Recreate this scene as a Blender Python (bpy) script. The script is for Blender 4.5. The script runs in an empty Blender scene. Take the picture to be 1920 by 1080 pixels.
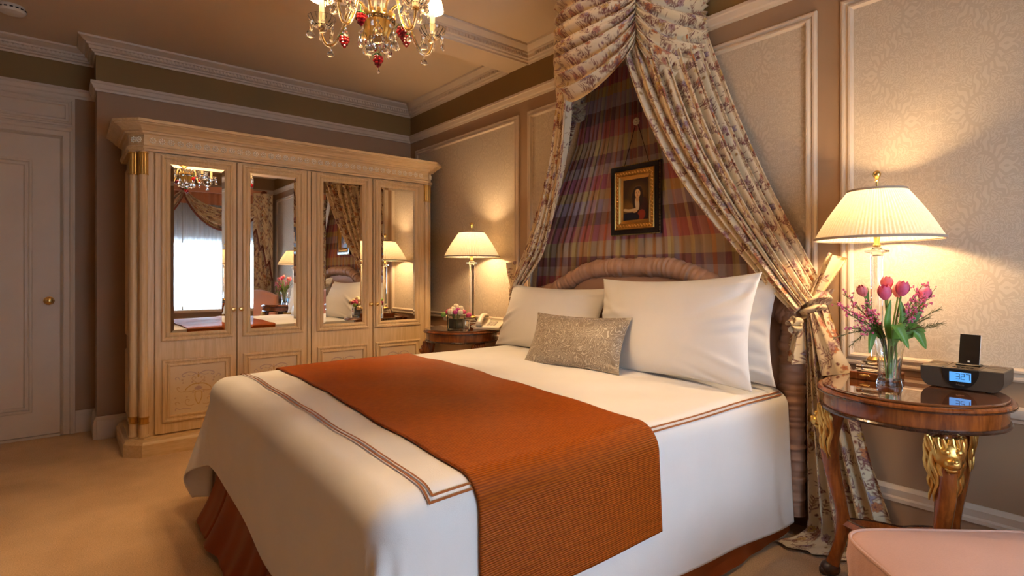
import bpy, math, random
import numpy as np
from mathutils import Vector, Matrix, noise as mnoise

random.seed(7)
rng = np.random.default_rng(7)
SC = bpy.context.scene
COL = SC.collection
PI = math.pi

# ------------------------------------------------------------------ camera
cam_d = bpy.data.cameras.new('camera')
cam = bpy.data.objects.new('camera', cam_d)
COL.objects.link(cam)
cam.location = (4.994, -2.746, 1.2)
cam.rotation_euler = (PI / 2, 0, math.radians(50.72))
cam_d.sensor_width = 36
cam_d.lens = 1027.38 / 1920 * 36
cam_d.shift_y = -(540 - 514.7) / 1920
cam_d.clip_start = 0.02
SC.camera = cam

# ------------------------------------------------------------------ world, exposure
world = bpy.data.worlds.new('overcast_sky')
SC.world = world
world.use_nodes = True
wb = world.node_tree.nodes['Background']
wb.inputs[0].default_value = (0.72, 0.84, 1.0, 1)
wb.inputs[1].default_value = 1.2
SC.view_settings.view_transform = 'Standard'
SC.view_settings.look = 'None'
SC.view_settings.gamma = 1
SC.view_settings.use_curve_mapping = False
SC.view_settings.exposure = 0.45

# daylight entering through the window behind the camera's right shoulder
dl = bpy.data.lights.new('window_daylight_offscreen', 'AREA')
dl.shape = 'RECTANGLE'
dl.size = 2.1
dl.size_y = 1.5
dl.energy = 165
dl.color = (0.62, 0.80, 1.0)
dlo = bpy.data.objects.new('window_daylight_offscreen', dl)
COL.objects.link(dlo)
dlo.location = (6.42, -1.36, 1.45)
dlo.rotation_euler = (0, math.radians(90), 0)

LAMP_COL = (1.0, 0.68, 0.36)
LAMP_W = 26.0
CHANDELIER_W = 42.0

# ------------------------------------------------------------------ materials
MATS = {}


def srgb(r, g, b):
    f = lambda c: (c / 255 / 12.92) if c / 255 <= 0.04045 else ((c / 255 + 0.055) / 1.055) ** 2.4
    return (f(r), f(g), f(b), 1)


class NT:
    """small node-tree writer"""

    def __init__(self, name):
        m = bpy.data.materials.new(name)
        m.use_nodes = True
        self.m = m
        self.t = m.node_tree
        self.b = self.t.nodes['Principled BSDF']
        self.out = self.t.nodes['Material Output']
        MATS[name] = m

    def n(self, typ, **k):
        nd = self.t.nodes.new(typ)
        for a, v in k.items():
            setattr(nd, a, v)
        return nd

    def l(self, a, b):
        self.t.links.new(a, b)

    def put(self, sock, v):
        if isinstance(v, (int, float, tuple, list)):
            sock.default_value = v
        else:
            self.l(v, sock)

    def math(self, op, a, b=0.0, c=None):
        nd = self.n('ShaderNodeMath', operation=op)
        self.put(nd.inputs[0], a)
        self.put(nd.inputs[1], b)
        if c is not None:
            self.put(nd.inputs[2], c)
        return nd.outputs[0]

    def mix(self, f, a, b, mode='MIX'):
        nd = self.n('ShaderNodeMix', data_type='RGBA', blend_type=mode)
        self.put(nd.inputs[0], f)
        self.put(nd.inputs[6], a)
        self.put(nd.inputs[7], b)
        return nd.outputs[2]

    def coord(self, kind='Object'):
        return self.n('ShaderNodeTexCoord').outputs[kind]

    def mapping(self, v, scale=(1, 1, 1), rot=(0, 0, 0), loc=(0, 0, 0)):
        nd = self.n('ShaderNodeMapping')
        self.l(v, nd.inputs[0])
        nd.inputs['Scale'].default_value = scale
        nd.inputs['Rotation'].default_value = rot
        nd.inputs['Location'].default_value = loc
        return nd.outputs[0]

    def noise(self, v, scale=5, detail=3, rough=0.5, dist=0.0):
        nd = self.n('ShaderNodeTexNoise')
        self.l(v, nd.inputs['Vector'])
        nd.inputs['Scale'].default_value = scale
        nd.inputs['Detail'].default_value = detail
        nd.inputs['Roughness'].default_value = rough
        nd.inputs['Distortion'].default_value = dist
        return nd.outputs['Fac']

    def ramp(self, f, stops, interp='LINEAR'):
        nd = self.n('ShaderNodeValToRGB')
        nd.color_ramp.interpolation = interp
        el = nd.color_ramp.elements
        while len(el) < len(stops):
            el.new(0.5)
        for e, (p, c) in zip(el, stops):
            e.position = p
            e.color = c if len(c) == 4 else (*c, 1)
        self.l(f, nd.inputs[0])
        return nd.outputs[0]

    def xyz(self, v):
        nd = self.n('ShaderNodeSeparateXYZ')
        self.l(v, nd.inputs[0])
        return nd.outputs

    def comb(self, x, y, z=0.0):
        nd = self.n('ShaderNodeCombineXYZ')
        for i, a in enumerate((x, y, z)):
            self.put(nd.inputs[i], a)
        return nd.outputs[0]

    def bump(self, h, strength=0.2, dist=0.01):
        nd = self.n('ShaderNodeBump')
        nd.inputs['Strength'].default_value = strength
        nd.inputs['Distance'].default_value = dist
        self.l(h, nd.inputs['Height'])
        self.l(nd.outputs[0], self.b.inputs['Normal'])

    def set(self, **k):
        names = dict(color='Base Color', rough='Roughness', metal='Metallic', trans='Transmission Weight', ior='IOR',
                     coat='Coat Weight', sheen='Sheen Weight', spec='Specular IOR Level', emit='Emission Color',
                     estr='Emission Strength', alpha='Alpha', coatr='Coat Roughness', sheent='Sheen Tint', sheenr='Sheen Roughness')
        for a, v in k.items():
            self.put(self.b.inputs[names[a]], v)
        return self


def plain(name, col, rough=0.5, var=0.06, vscale=6, bump=0.0, bscale=200, **k):
    """painted or cast surface with faint mottling"""
    t = NT(name)
    c = t.coord()
    nz = t.noise(c, vscale, 3)
    f = t.ramp(nz, [(0.3, (1 - var,) * 3), (0.7, (1 + var * 0.3,) * 3)])
    t.set(color=t.mix(1.0, col, f, 'MULTIPLY'), rough=rough, **k)
    if bump:
        t.bump(t.noise(c, bscale, 2), bump, 0.002)
    return t.m


def wood(name, c1, c2, rough=0.35, scale=(30, 30, 1.5), coat=0.0, grain=1.0):
    t = NT(name)
    v = t.mapping(t.coord(), scale)
    n1 = t.noise(v, 3, 5, 0.6, 0.6)
    n2 = t.noise(t.mapping(t.coord(), (scale[0] * 5, scale[1] * 5, scale[2])), 3, 2)
    f = t.math('ADD', t.math('MULTIPLY', n1, 0.7), t.math('MULTIPLY', n2, 0.3))
    t.set(color=t.ramp(f, [(0.32, c1), (0.62, c2)]), rough=rough, coat=coat, coatr=0.08)
    t.bump(f, 0.12 * grain, 0.002)
    return t.m


def weave(name, col, rough=0.9, sheen=0.3, fine=900, var=0.05, wr=0.0):
    t = NT(name)
    c = t.coord()
    n1 = t.noise(c, fine, 2)
    n2 = t.noise(c, 7, 3)
    f = t.ramp(t.math('ADD', t.math('MULTIPLY', n1, 0.5), t.math('MULTIPLY', n2, 0.5)),
               [(0.3, (1 - var * 2,) * 3), (0.7, (1 + var * 0.2,) * 3)])
    t.set(color=t.mix(1.0, col, f, 'MULTIPLY'), rough=rough, sheen=sheen, spec=0.2)
    h = n1
    if wr:
        h = t.math('ADD', t.math('MULTIPLY', n1, 0.15), t.math('MULTIPLY', t.noise(t.mapping(c, (1, 1, 1)), 5, 3, 0.5, 0.4), wr))
    t.bump(h, 0.25, 0.004 if not wr else 0.02)
    return t.m


def metal(name, col, rough=0.25):
    t = NT(name)
    n = t.noise(t.coord(), 40, 2)
    t.set(color=col, metal=1.0, rough=t.math('MULTIPLY_ADD', n, 0.15, rough))
    return t.m


def glass(name, col=(1, 1, 1, 1), rough=0.0, ior=1.5):
    t = NT(name)
    t.set(color=col, trans=1.0, rough=rough, ior=ior)
    return t.m


def vcol(name, rough=0.8, sheen=0.0, coat=0.0, transl=0.0):
    """colours carried by the cloth itself (woven or printed motif in a colour attribute)"""
    t = NT(name)
    a = t.n('ShaderNodeVertexColor', layer_name='Print')
    nz = t.noise(t.coord(), 600, 2)
    c = t.mix(1.0, a.outputs[0], t.ramp(nz, [(0.3, (.92,) * 3), (0.7, (1.0,) * 3)]), 'MULTIPLY')
    t.set(color=c, rough=rough, sheen=sheen, coat=coat)
    if transl:
        tr = t.n('ShaderNodeBsdfTranslucent')
        t.l(c, tr.inputs[0])
        mx = t.n('ShaderNodeMixShader')
        mx.inputs[0].default_value = transl
        t.l(t.b.outputs[0], mx.inputs[1])
        t.l(tr.outputs[0], mx.inputs[2])
        t.l(mx.outputs[0], t.out.inputs[0])
    return t.m


M = {}
M['ceiling'] = plain('ceiling_paint', (.66, .50, .335, 1), .7, .03, 2, bump=.05)
M['trim'] = plain('trim_paint', (.66, .53, .40, 1), .42, .04, 5)
M['wall_tan'] = plain('tan_wall_paint', (.36, .225, .13, 1), .6, .04, 3, bump=.05)
M['frieze'] = plain('olive_gold_frieze_paint', (.26, .155, .05, 1), .65, .05, 3, bump=.05)
M['brass'] = metal('polished_brass', (.80, .55, .20, 1), .18)
M['gold'] = metal('gilt_carving', (.72, .45, .13, 1), .28)
M['old_gold'] = metal('antique_gilt', (.55, .32, .09, 1), .35)
M['steel'] = metal('brushed_steel', (.72, .68, .62, 1), .22)
M['mirror'] = NT('mirror_glass').set(color=(.93, .93, .92, 1), metal=1.0, rough=0.0).m
M['cream_wood'] = wood('cerused_cream_wood', (.56, .365, .17, 1), (.72, .52, .29, 1), .42, (22, 22, 1.2))
M['cream_wood_h'] = wood('cerused_cream_wood_cornice', (.56, .365, .17, 1), (.72, .52, .29, 1), .42, (22, 1.2, 22))
M['mahogany'] = wood('polished_mahogany', (.11, .022, .004, 1), (.30, .078, .013, 1), .22, (9, 9, 3), coat=.5)
M['mahogany_dark'] = wood('ebonised_edge', (.025, .010, .006, 1), (.07, .025, .012, 1), .2, (9, 9, 3), coat=.5)
M['crystal'] = glass('cut_crystal', (1, 1, 1, 1), 0, 1.52)
M['vase_glass'] = glass('vase_glass', (.97, 1, .98, 1), 0, 1.47)
M['black'] = plain('black_plastic', (.012, .011, .010, 1), .3, .02, 20)
M['black_frame'] = plain('black_lacquer', (.012, .009, .007, 1), .18, .02, 20, coat=.4)
M['white_plastic'] = plain('ivory_plastic', (.66, .58, .46, 1), .4, .03, 10)
M['white_det'] = plain('white_detector_plastic', (.72, .66, .58, 1), .4, .03, 10)
M['sheet'] = weave('white_cotton', (.80, .775, .75, 1), .85, .0, 700, .03, .5)
M['pillow'] = weave('white_pillow_cotton', (.80, .775, .75, 1), .85, .0, 700, .03, .6)
M['stripe'] = weave('brown_embroidery', (.30, .10, .028, 1), .7, .1, 700)
M['skirt'] = weave('rust_satin', (.27, .052, .008, 1), .45, .0, 500, .05)
M['headboard'] = weave('dusty_pink_satin', (.46, .275, .19, 1), .5, .05, 500, .06)
M['ottoman'] = weave('blush_upholstery', (.54, .31, .235, 1), .8, .1, 300, .05)
M['salmon'] = weave('salmon_upholstery', (.66, .30, .18, 1), .8, .3, 400, .05)
M['leaf'] = plain('tulip_leaf', (.13, .25, .035, 1), .45, .15, 30, spec=.4)
M['stem'] = plain('flower_stem', (.20, .30, .06, 1), .5, .1, 30)
M['twig'] = plain('dark_twig', (.10, .095, .03, 1), .7, .1, 30)
M['tulip'] = plain('pink_tulip_petal', (.78, .11, .21, 1), .5, .25, 40, sheen=.2)
M['tulip_pale'] = plain('coral_tulip_petal', (.82, .20, .20, 1), .5, .25, 40, sheen=.2)
M['waxflower'] = plain('pink_waxflower', (.70, .13, .25, 1), .6, .2, 60)
M['cream_bloom'] = plain('cream_bloom', (.84, .72, .46, 1), .6, .15, 40)
M['pink_bloom'] = plain('pink_bloom', (.62, .07, .17, 1), .6, .2, 40)
M['magenta_bloom'] = plain('magenta_bloom', (.50, .05, .20, 1), .6, .2, 40)
M['green_bloom'] = plain('lime_bloom', (.20, .34, .04, 1), .6, .2, 40)
M['vase_dark'] = plain('dark_vase_lining', (.018, .028, .016, 1), .3, .3, 30)
M['grape'] = NT('ruby_glass').set(color=(.22, .008, .012, 1), rough=.08, coat=.5).m
M['grape_leaf'] = NT('green_glass_leaf').set(color=(.015, .11, .025, 1), rough=.1, coat=.5).m
M['candle'] = plain('candle_sleeve', (.80, .62, .36, 1), .5, .04, 20)
M['lion_dark'] = wood('dark_paw_wood', (.02, .012, .008, 1), (.07, .03, .015, 1), .3, (20, 20, 8))


def mk_carpet():
    t = NT('tan_carpet')
    c = t.coord()
    n1 = t.noise(c, 190, 3, .75)
    n2 = t.noise(c, 3, 3)
    f = t.math('ADD', t.math('MULTIPLY', n1, .65), t.math('MULTIPLY', n2, .35))
    t.set(color=t.ramp(f, [(.34, (.47, .275, .125, 1)), (.66, (.82, .54, .29, 1))]), rough=.95, sheen=.2, spec=.1)
    t.bump(n1, .6, .008)
    return t.m


M['carpet'] = mk_carpet()


def mk_damask():
    t = NT('cream_damask_wallpaper')
    x, y, z = t.xyz(t.n('ShaderNodeNewGeometry').outputs['Position'])
    s = t.math('ADD', x, y)
    px, pz = .30, .46
    colm = t.math('FLOOR', t.math('DIVIDE', s, px))
    odd = t.math('MODULO', t.math('ABSOLUTE', colm), 2.0)
    zz = t.math('ADD', z, t.math('MULTIPLY', odd, pz / 2))
    u = t.math('PINGPONG', s, px / 2)
    v = t.math('PINGPONG', zz, pz / 2)
    # palmette medallion of fanned leaves, with scrolling foliage between, mirrored left and right
    p = t.comb(u, v, .37)
    nz = t.noise(p, 24, 2, .5, 1.6)
    vv = t.math('MULTIPLY', v, .74)
    r = t.math('SQRT', t.math('ADD', t.math('POWER', u, 2.0), t.math('POWER', vv, 2.0)))
    ang = t.math('ARCTAN2', vv, t.math('ADD', u, .003))
    lobes = t.math('MULTIPLY_ADD', t.math('SINE', t.math('MULTIPLY', ang, 10.0)), .020, .088)
    inside = t.math('LESS_THAN', r, lobes)
    veins = t.math('GREATER_THAN', t.math('SINE', t.math('ADD', t.math('MULTIPLY', ang, 20.0), t.math('MULTIPLY', t.math('SINE', t.math('MULTIPLY', r, 150.0)), 1.4))), -.25)
    ring = t.math('GREATER_THAN', t.math('ABSOLUTE', t.math('SUBTRACT', r, .045)), .006)
    med = t.math('MULTIPLY', t.math('MULTIPLY', inside, veins), ring)
    scroll = t.math('GREATER_THAN', t.math('SINE', t.math('MULTIPLY', nz, 42.0)), .15)
    out_ = t.math('MULTIPLY', t.math('SUBTRACT', 1.0, t.math('LESS_THAN', r, t.math('ADD', lobes, .008))), scroll)
    mask = t.math('ADD', med, out_)
    c = t.mix(mask, (.55, .45, .335, 1), (.63, .53, .405, 1))
    grain = t.ramp(t.noise(t.comb(s, z), 500, 2), [(.3, (.93,) * 3), (.7, (1,) * 3)])
    t.set(color=t.mix(1.0, c, grain, 'MULTIPLY'), rough=t.math('MULTIPLY_ADD', mask, -.12, .6), spec=.35)
    t.bump(mask, .1, .002)
    return t.m


M['damask'] = mk_damask()


def mk_plaid():
    t = NT('pleated_plaid_cotton')
    uv = t.n('ShaderNodeUVMap', uv_map='UVMap').outputs[0]
    u, v, _ = t.xyz(uv)
    fu = t.math('FRACT', t.math('DIVIDE', u, .62))
    fv = t.math('FRACT', t.math('DIVIDE', v, .66))
    A = [(.0, (.26, .07, .05)), (.13, (.46, .30, .13)), (.22, (.16, .075, .11)), (.34, (.38, .25, .22)), (.46, (.50, .15, .06)),
         (.54, (.34, .26, .30)), (.66, (.20, .055, .10)), (.76, (.42, .33, .14)), (.86, (.24, .20, .26)), (.94, (.42, .12, .06))]
    B = [(.0, (.50, .36, .14)), (.15, (.42, .10, .09)), (.31, (.13, .055, .05)), (.43, (.40, .33, .40)), (.56, (.52, .36, .13)),
         (.66, (.38, .08, .13)), (.80, (.42, .32, .28)), (.90, (.17, .07, .06))]
    ca = t.ramp(fu, A, 'CONSTANT')
    cb = t.ramp(fv, B, 'CONSTANT')
    c = t.mix(.52, ca, cb)
    th = t.math('MULTIPLY_ADD', t.math('SINE', t.math('MULTIPLY', t.math('ADD', u, v), 1800.0)), .04, .98)
    c2 = t.mix(1.0, c, t.comb(th, th, th), 'MULTIPLY')
    t.set(color=c2, rough=.8, sheen=.15)
    return t.m


M['plaid'] = mk_plaid()


def mk_brocade():
    t = NT('silver_scroll_brocade')
    c = t.coord()
    n = t.noise(c, 11, 1, .4, 2.2)
    w = t.math('ABSOLUTE', t.math('SINE', t.math('MULTIPLY', n, 36.0)))
    m = t.math('LESS_THAN', w, .42)
    t.set(color=t.mix(m, (.22, .165, .11, 1), (.46, .385, .29, 1)), rough=t.math('MULTIPLY_ADD', m, -.1, .5), sheen=.3, spec=.5)
    t.bump(m, .25, .002)
    return t.m


M['brocade'] = mk_brocade()


def mk_runner():
    t = NT('burnt_orange_ribbed_satin')
    uv = t.n('ShaderNodeUVMap', uv_map='UVMap').outputs[0]
    u, v, _ = t.xyz(uv)
    rib = t.math('SINE', t.math('MULTIPLY', u, 2 * PI / .0062))
    nz = t.noise(t.comb(t.math('MULTIPLY', u, 4.0), v), 30, 3)
    f = t.math('ADD', t.math('MULTIPLY', rib, .25), nz)
    t.set(color=t.ramp(f, [(.25, (.22, .040, .002, 1)), (.8, (.40, .088, .004, 1))]), rough=.5, spec=.15)
    t.b.inputs['Anisotropic'].default_value = .4
    t.bump(rib, .35, .003)
    return t.m


M['runner'] = mk_runner()


def mk_shade(name, through):
    t = NT(name)
    d = t.n('ShaderNodeBsdfDiffuse')
    tr = t.n('ShaderNodeBsdfTranslucent')
    n = t.noise(t.coord(), 120, 2)
    c = t.ramp(n, [(.3, (.80, .70, .52, 1)), (.7, (.86, .78, .62, 1))])
    t.l(c, d.inputs[0])
    t.l(c, tr.inputs[0])
    mx = t.n('ShaderNodeMixShader')
    mx.inputs[0].default_value = through
    t.l(d.outputs[0], mx.inputs[1])
    t.l(tr.outputs[0], mx.inputs[2])
    t.l(mx.outputs[0], t.out.inputs[0])
    return t.m


M['shade'] = mk_shade('pleated_silk_shade', .15)
M['shade_trim'] = weave('taupe_shade_braid', (.42, .32, .24, 1), .8, .2)


def mk_emit(name, col, s):
    t = NT(name)
    t.set(color=(.8, .8, .8, 1), emit=col, estr=s)
    return t.m


M['bulb'] = mk_emit('lit_bulb', (1, .76, .46, 1), 12)
M['candle_shade'] = mk_shade('candle_shade_silk', .6)
M['lcd'] = NT('blue_lcd').set(color=(.05, .2, .5, 1), emit=(.10, .36, .80, 1), estr=.75, rough=.4).m


def mk_sheer():
    t = NT('white_sheer_voile')
    d = t.n('ShaderNodeBsdfTranslucent')
    d.inputs[0].default_value = (.9, .92, .95, 1)
    tr = t.n('ShaderNodeBsdfTransparent')
    mx = t.n('ShaderNodeMixShader')
    n = t.noise(t.mapping(t.coord(), (1, 60, 1)), 6, 2)
    t.l(t.math('MULTIPLY_ADD', n, .25, .70), mx.inputs[0])
    t.l(tr.outputs[0], mx.inputs[1])
    t.l(d.outputs[0], mx.inputs[2])
    t.l(mx.outputs[0], t.out.inputs[0])
    return t.m


M['sheer'] = mk_sheer()


def mk_pane():
    t = NT('window_pane_glass')
    g = t.n('ShaderNodeBsdfGlossy')
    g.inputs['Roughness'].default_value = .02
    tr = t.n('ShaderNodeBsdfTransparent')
    mx = t.n('ShaderNodeMixShader')
    fr = t.n('ShaderNodeFresnel')
    t.l(fr.outputs[0], mx.inputs[0])
    t.l(tr.outputs[0], mx.inputs[1])
    t.l(g.outputs[0], mx.inputs[2])
    t.l(mx.outputs[0], t.out.inputs[0])
    return t.m


M['pane'] = mk_pane()
M['blind'] = NT('grey_roller_blind').set(color=(.55, .56, .56, 1), rough=.9).m
M['tabletop_glass'] = NT('table_glass_top').set(color=(.17, .055, .016, 1), rough=.02, coat=1.0, coatr=0.0, spec=.9).m
M['toile'] = vcol('toile_print_cotton', .75, .1)
M['painted_panel'] = vcol('hand_painted_panel', .5)
M['oil_paint'] = vcol('varnished_oil_paint', .3, coat=.3)


# ------------------------------------------------------------------ mesh tools
class MB:
    def __init__(self):
        self.v = []
        self.f = []

    def add(self, vs, fs):
        o = len(self.v)
        self.v.extend([tuple(map(float, p)) for p in vs])
        self.f.extend([tuple(i + o for i in f) for f in fs])
        return self

    def box(self, x0, x1, y0, y1, z0, z1, b=0.0):
        if b <= 0:
            vs = [(x, y, z) for x in (x0, x1) for y in (y0, y1) for z in (z0, z1)]
            return self.add(vs, [(0, 1, 3, 2), (4, 6, 7, 5), (0, 4, 5, 1), (2, 3, 7, 6), (0, 2, 6, 4), (1, 5, 7, 3)])
        lo, hi = (x0, y0, z0), (x1, y1, z1)
        vs, ix = [], {}
        for c in range(8):
            s = [(c >> k) & 1 for k in range(3)]
            for ax in range(3):
                p = []
                for k in range(3):
                    e = hi[k] if s[k] else lo[k]
                    if k != ax:
                        e += -b if s[k] else b
                    p.append(e)
                ix[c, ax] = len(vs)
                vs.append(p)
        fs = []
        for ax in range(3):
            a1, a2 = (ax + 1) % 3, (ax + 2) % 3
            for s in (0, 1):
                base = s << ax
                q = [base, base | 1 << a1, base | 1 << a1 | 1 << a2, base | 1 << a2]
                if not s:
                    q.reverse()
                fs.append([ix[c, ax] for c in q])
            for s1 in (0, 1):
                for s2 in (0, 1):
                    c0 = s1 << a1 | s2 << a2
                    c1 = c0 | 1 << ax
                    q = [ix[c0, a1], ix[c1, a1], ix[c1, a2], ix[c0, a2]]
                    if s1 == s2:
                        q.reverse()
                    fs.append(q)
        for c in range(8):
            q = [ix[c, 0], ix[c, 1], ix[c, 2]]
            if bin(c).count('1') % 2 == 0:
                q.reverse()
            fs.append(q)
        return self.add(vs, fs)

    def lathe(self, prof, n=32, c=(0, 0, 0), flute=0, fl=0.0, caps=True, ell=(1, 1), a0=0.0):
        vs, fs = [], []
        for r, z in prof:
            for i in range(n):
                a = a0 + 2 * PI * i / n
                rr = r * (1 + fl * math.cos(flute * a)) if flute else r
                vs.append((c[0] + rr * math.cos(a) * ell[0], c[1] + rr * math.sin(a) * ell[1], c[2] + z))
        m = len(prof)
        for j in range(m - 1):
            for i in range(n):
                k = (i + 1) % n
                fs.append((j * n + i, j * n + k, (j + 1) * n + k, (j + 1) * n + i))
        if caps:
            if prof[0][0] > 1e-6:
                fs.append(tuple(reversed(range(n))))
            if prof[-1][0] > 1e-6:
                fs.append(tuple((m - 1) * n + i for i in range(n)))
        return self.add(vs, fs)

    def ball(self, c, r, n=12, m=8):
        if isinstance(r, (int, float)):
            r = (r, r, r)
        vs, fs = [(c[0], c[1], c[2] - r[2])], []
        for j in range(1, m):
            t = PI * j / m
            for i in range(n):
                a = 2 * PI * i / n
                vs.append((c[0] + r[0] * math.sin(t) * math.cos(a), c[1] + r[1] * math.sin(t) * math.sin(a), c[2] - r[2] * math.cos(t)))
        vs.append((c[0], c[1], c[2] + r[2]))
        L = len(vs) - 1
        for i in range(n):
            k = (i + 1) % n
            fs.append((0, 1 + k, 1 + i))
            for j in range(m - 2):
                a = 1 + j * n
                fs.append((a + i, a + k, a + n + k, a + n + i))
            fs.append((L, 1 + (m - 2) * n + i, 1 + (m - 2) * n + k))
        return self.add(vs, fs)

    def tube(self, pts, rad, n=8, caps=True, flat=None):
        pts = [Vector(p) for p in pts]
        if isinstance(rad, (int, float)):
            rad = [rad] * len(pts)
        vs, fs = [], []
        up = None
        for i, p in enumerate(pts):
            d = (pts[min(i + 1, len(pts) - 1)] - pts[max(i - 1, 0)])
            d = d.normalized() if d.length > 1e-9 else Vector((0, 0, 1))
            if up is None:
                up = d.orthogonal().normalized() if flat is None else Vector(flat)
            up = (up - d * up.dot(d))
            up = up.normalized() if up.length > 1e-6 else d.orthogonal().normalized()
            sd = d.cross(up)
            r = rad[i]
            ra, rb = (r, r) if isinstance(r, (int, float)) else r
            for k in range(n):
                a = 2 * PI * k / n
                vs.append(p + up * (ra * math.cos(a)) + sd * (rb * math.sin(a)))
        m = len(pts)
        for j in range(m - 1):
            for i in range(n):
                k = (i + 1) % n
                fs.append((j * n + i, j * n + k, (j + 1) * n + k, (j + 1) * n + i))
        if caps:
            fs.append(tuple(reversed(range(n))))
            fs.append(tuple((m - 1) * n + i for i in range(n)))
        return self.add(vs, fs)

    def prism(self, poly, z0, z1):
        n = len(poly)
        vs = [(x, y, z0) for x, y in poly] + [(x, y, z1) for x, y in poly]
        fs = [tuple(reversed(range(n))), tuple(range(n, 2 * n))]
        fs += [(i, (i + 1) % n, n + (i + 1) % n, n + i) for i in range(n)]
        return self.add(vs, fs)

    def sweep(self, path, prof, closed=False):
        """profile (out, z) run along a horizontal path; 'out' is to the left of the direction of travel"""
        n = len(path)
        P = [Vector((p[0], p[1])) for p in path]
        vs, fs = [], []
        for i in range(n):
            nb = []
            if closed or i > 0:
                nb.append((P[i] - P[i - 1]).normalized())
            if closed or i < n - 1:
                nb.append((P[(i + 1) % n] - P[i]).normalized())
            nr = [Vector((-d.y, d.x)) for d in nb]
            if len(nr) == 2:
                mt = (nr[0] + nr[1]) / (1 + nr[0].dot(nr[1]))
            else:
                mt = nr[0]
            for o, z in prof:
                q = P[i] + mt * o
                vs.append((q.x, q.y, z))
        m = len(prof)
        for i in range(n if closed else n - 1):
            a, b = i * m, ((i + 1) % n) * m
            for k in range(m - 1):
                fs.append((a + k, b + k, b + k + 1, a + k + 1))
        if not closed:
            fs.append(tuple(range(m)))
            fs.append(tuple(reversed(range((n - 1) * m, n * m))))
        return self.add(vs, fs)

    def frame(self, o, u, v, w, h, prof):
        """mitred rectangular moulding: rectangle w x h at o spanned by u, v; profile (inset, height)"""
        o, u, v = Vector(o), Vector(u), Vector(v)
        nn = u.cross(v)
        vs, fs = [], []
        for cx, cy in ((0, 0), (1, 0), (1, 1), (0, 1)):
            for ins, ht in prof:
                a = ins if cx == 0 else w - ins
                b = ins if cy == 0 else h - ins
                vs.append(o + u * a + v * b + nn * ht)
        m = len(prof)
        for i in range(4):
            a, b = i * m, ((i + 1) % 4) * m
            for k in range(m - 1):
                fs.append((a + k, b + k, b + k + 1, a + k + 1))
        return self.add(vs, fs)

    def xf(self, mat):
        self.v = [tuple(mat @ Vector(p)) for p in self.v]
        return self

    def build(self, name, m, parent=None, smooth=True, angle=40, loc=None):
        me = bpy.data.meshes.new(name)
        me.from_pydata(self.v, [], self.f)
        me.validate()
        return link(name, me, m, parent, smooth, angle, loc)


def link(name, me, m, parent=None, smooth=True, angle=40, loc=None):
    me.materials.append(M[m] if isinstance(m, str) else m)
    if smooth:
        me.polygons.foreach_set('use_smooth', [True] * len(me.polygons))
        if angle < 180:
            me.set_sharp_from_angle(angle=math.radians(angle))
    me.update()
    o = bpy.data.objects.new(name, me)
    COL.objects.link(o)
    if parent:
        o.parent = parent
    if loc is not None:
        o.location = loc
    return o


def grid_mesh(name, P, m, parent=None, uv=None, col=None, closed_u=False, smooth=True):
    """P: (nu, nv, 3) array -> one quad sheet, with optional uv (metres) and colours"""
    nu, nv, _ = P.shape
    idx = np.arange(nu * nv).reshape(nu, nv)
    if closed_u:
        idx = np.vstack([idx, idx[:1]])
    q = np.stack([idx[:-1, :-1], idx[1:, :-1], idx[1:, 1:], idx[:-1, 1:]], -1).reshape(-1, 4)
    me = bpy.data.meshes.new(name)
    me.vertices.add(nu * nv)
    me.vertices.foreach_set('co', np.ascontiguousarray(P, dtype=np.float32).ravel())
    me.loops.add(q.size)
    me.loops.foreach_set('vertex_index', q.ravel().astype(np.int32))
    me.polygons.add(len(q))
    me.polygons.foreach_set('loop_start', np.arange(0, q.size, 4, dtype=np.int32))
    me.update(calc_edges=True)
    if uv is not None:
        l = me.uv_layers.new(name='UVMap')
        l.data.foreach_set('uv', uv.reshape(-1, 2)[q.ravel()].astype(np.float32).ravel())
    if col is not None:
        a = me.color_attributes.new('Print', 'FLOAT_COLOR', 'POINT')
        c4 = np.ones((nu * nv, 4), np.float32)
        c4[:, :3] = col.reshape(-1, 3)
        a.data.foreach_set('color', c4.ravel())
    return link(name, me, m, parent, smooth, 180)


def empty(name, loc=(0, 0, 0), rz=0.0):
    o = bpy.data.objects.new(name, None)
    COL.objects.link(o)
    o.location = loc
    o.rotation_euler = (0, 0, rz)
    o.empty_display_size = .1
    return o


def tag(o, label=None, cat=None, group=None, kind=None):
    if label:
        o['label'] = label
    if cat:
        o['category'] = cat
    if group:
        o['group'] = group
    if kind:
        o['kind'] = kind
    return o


def share(src, name, parent=None, loc=(0, 0, 0), rot=(0, 0, 0), scale=(1, 1, 1)):
    c = src.copy()
    c.name = name
    COL.objects.link(c)
    c.parent = parent
    c.location, c.rotation_euler, c.scale = loc, rot, scale
    return c


def copy_tree(o, parent=None):
    c = o.copy()
    COL.objects.link(c)
    c.parent = parent
    for ch in o.children:
        copy_tree(ch, c)
    return c


def catmull(pts, n=8):
    P = [np.array(p, float) for p in pts]
    P = [2 * P[0] - P[1]] + P + [2 * P[-1] - P[-2]]
    out = []
    for i in range(1, len(P) - 2):
        for k in range(n):
            t = k / n
            a, b, c, d = P[i - 1], P[i], P[i + 1], P[i + 2]
            out.append(.5 * (2 * b + (c - a) * t + (2 * a - 5 * b + 4 * c - d) * t * t + (3 * b - a - 3 * c + d) * t ** 3))
    out.append(P[-2])
    return out


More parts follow.
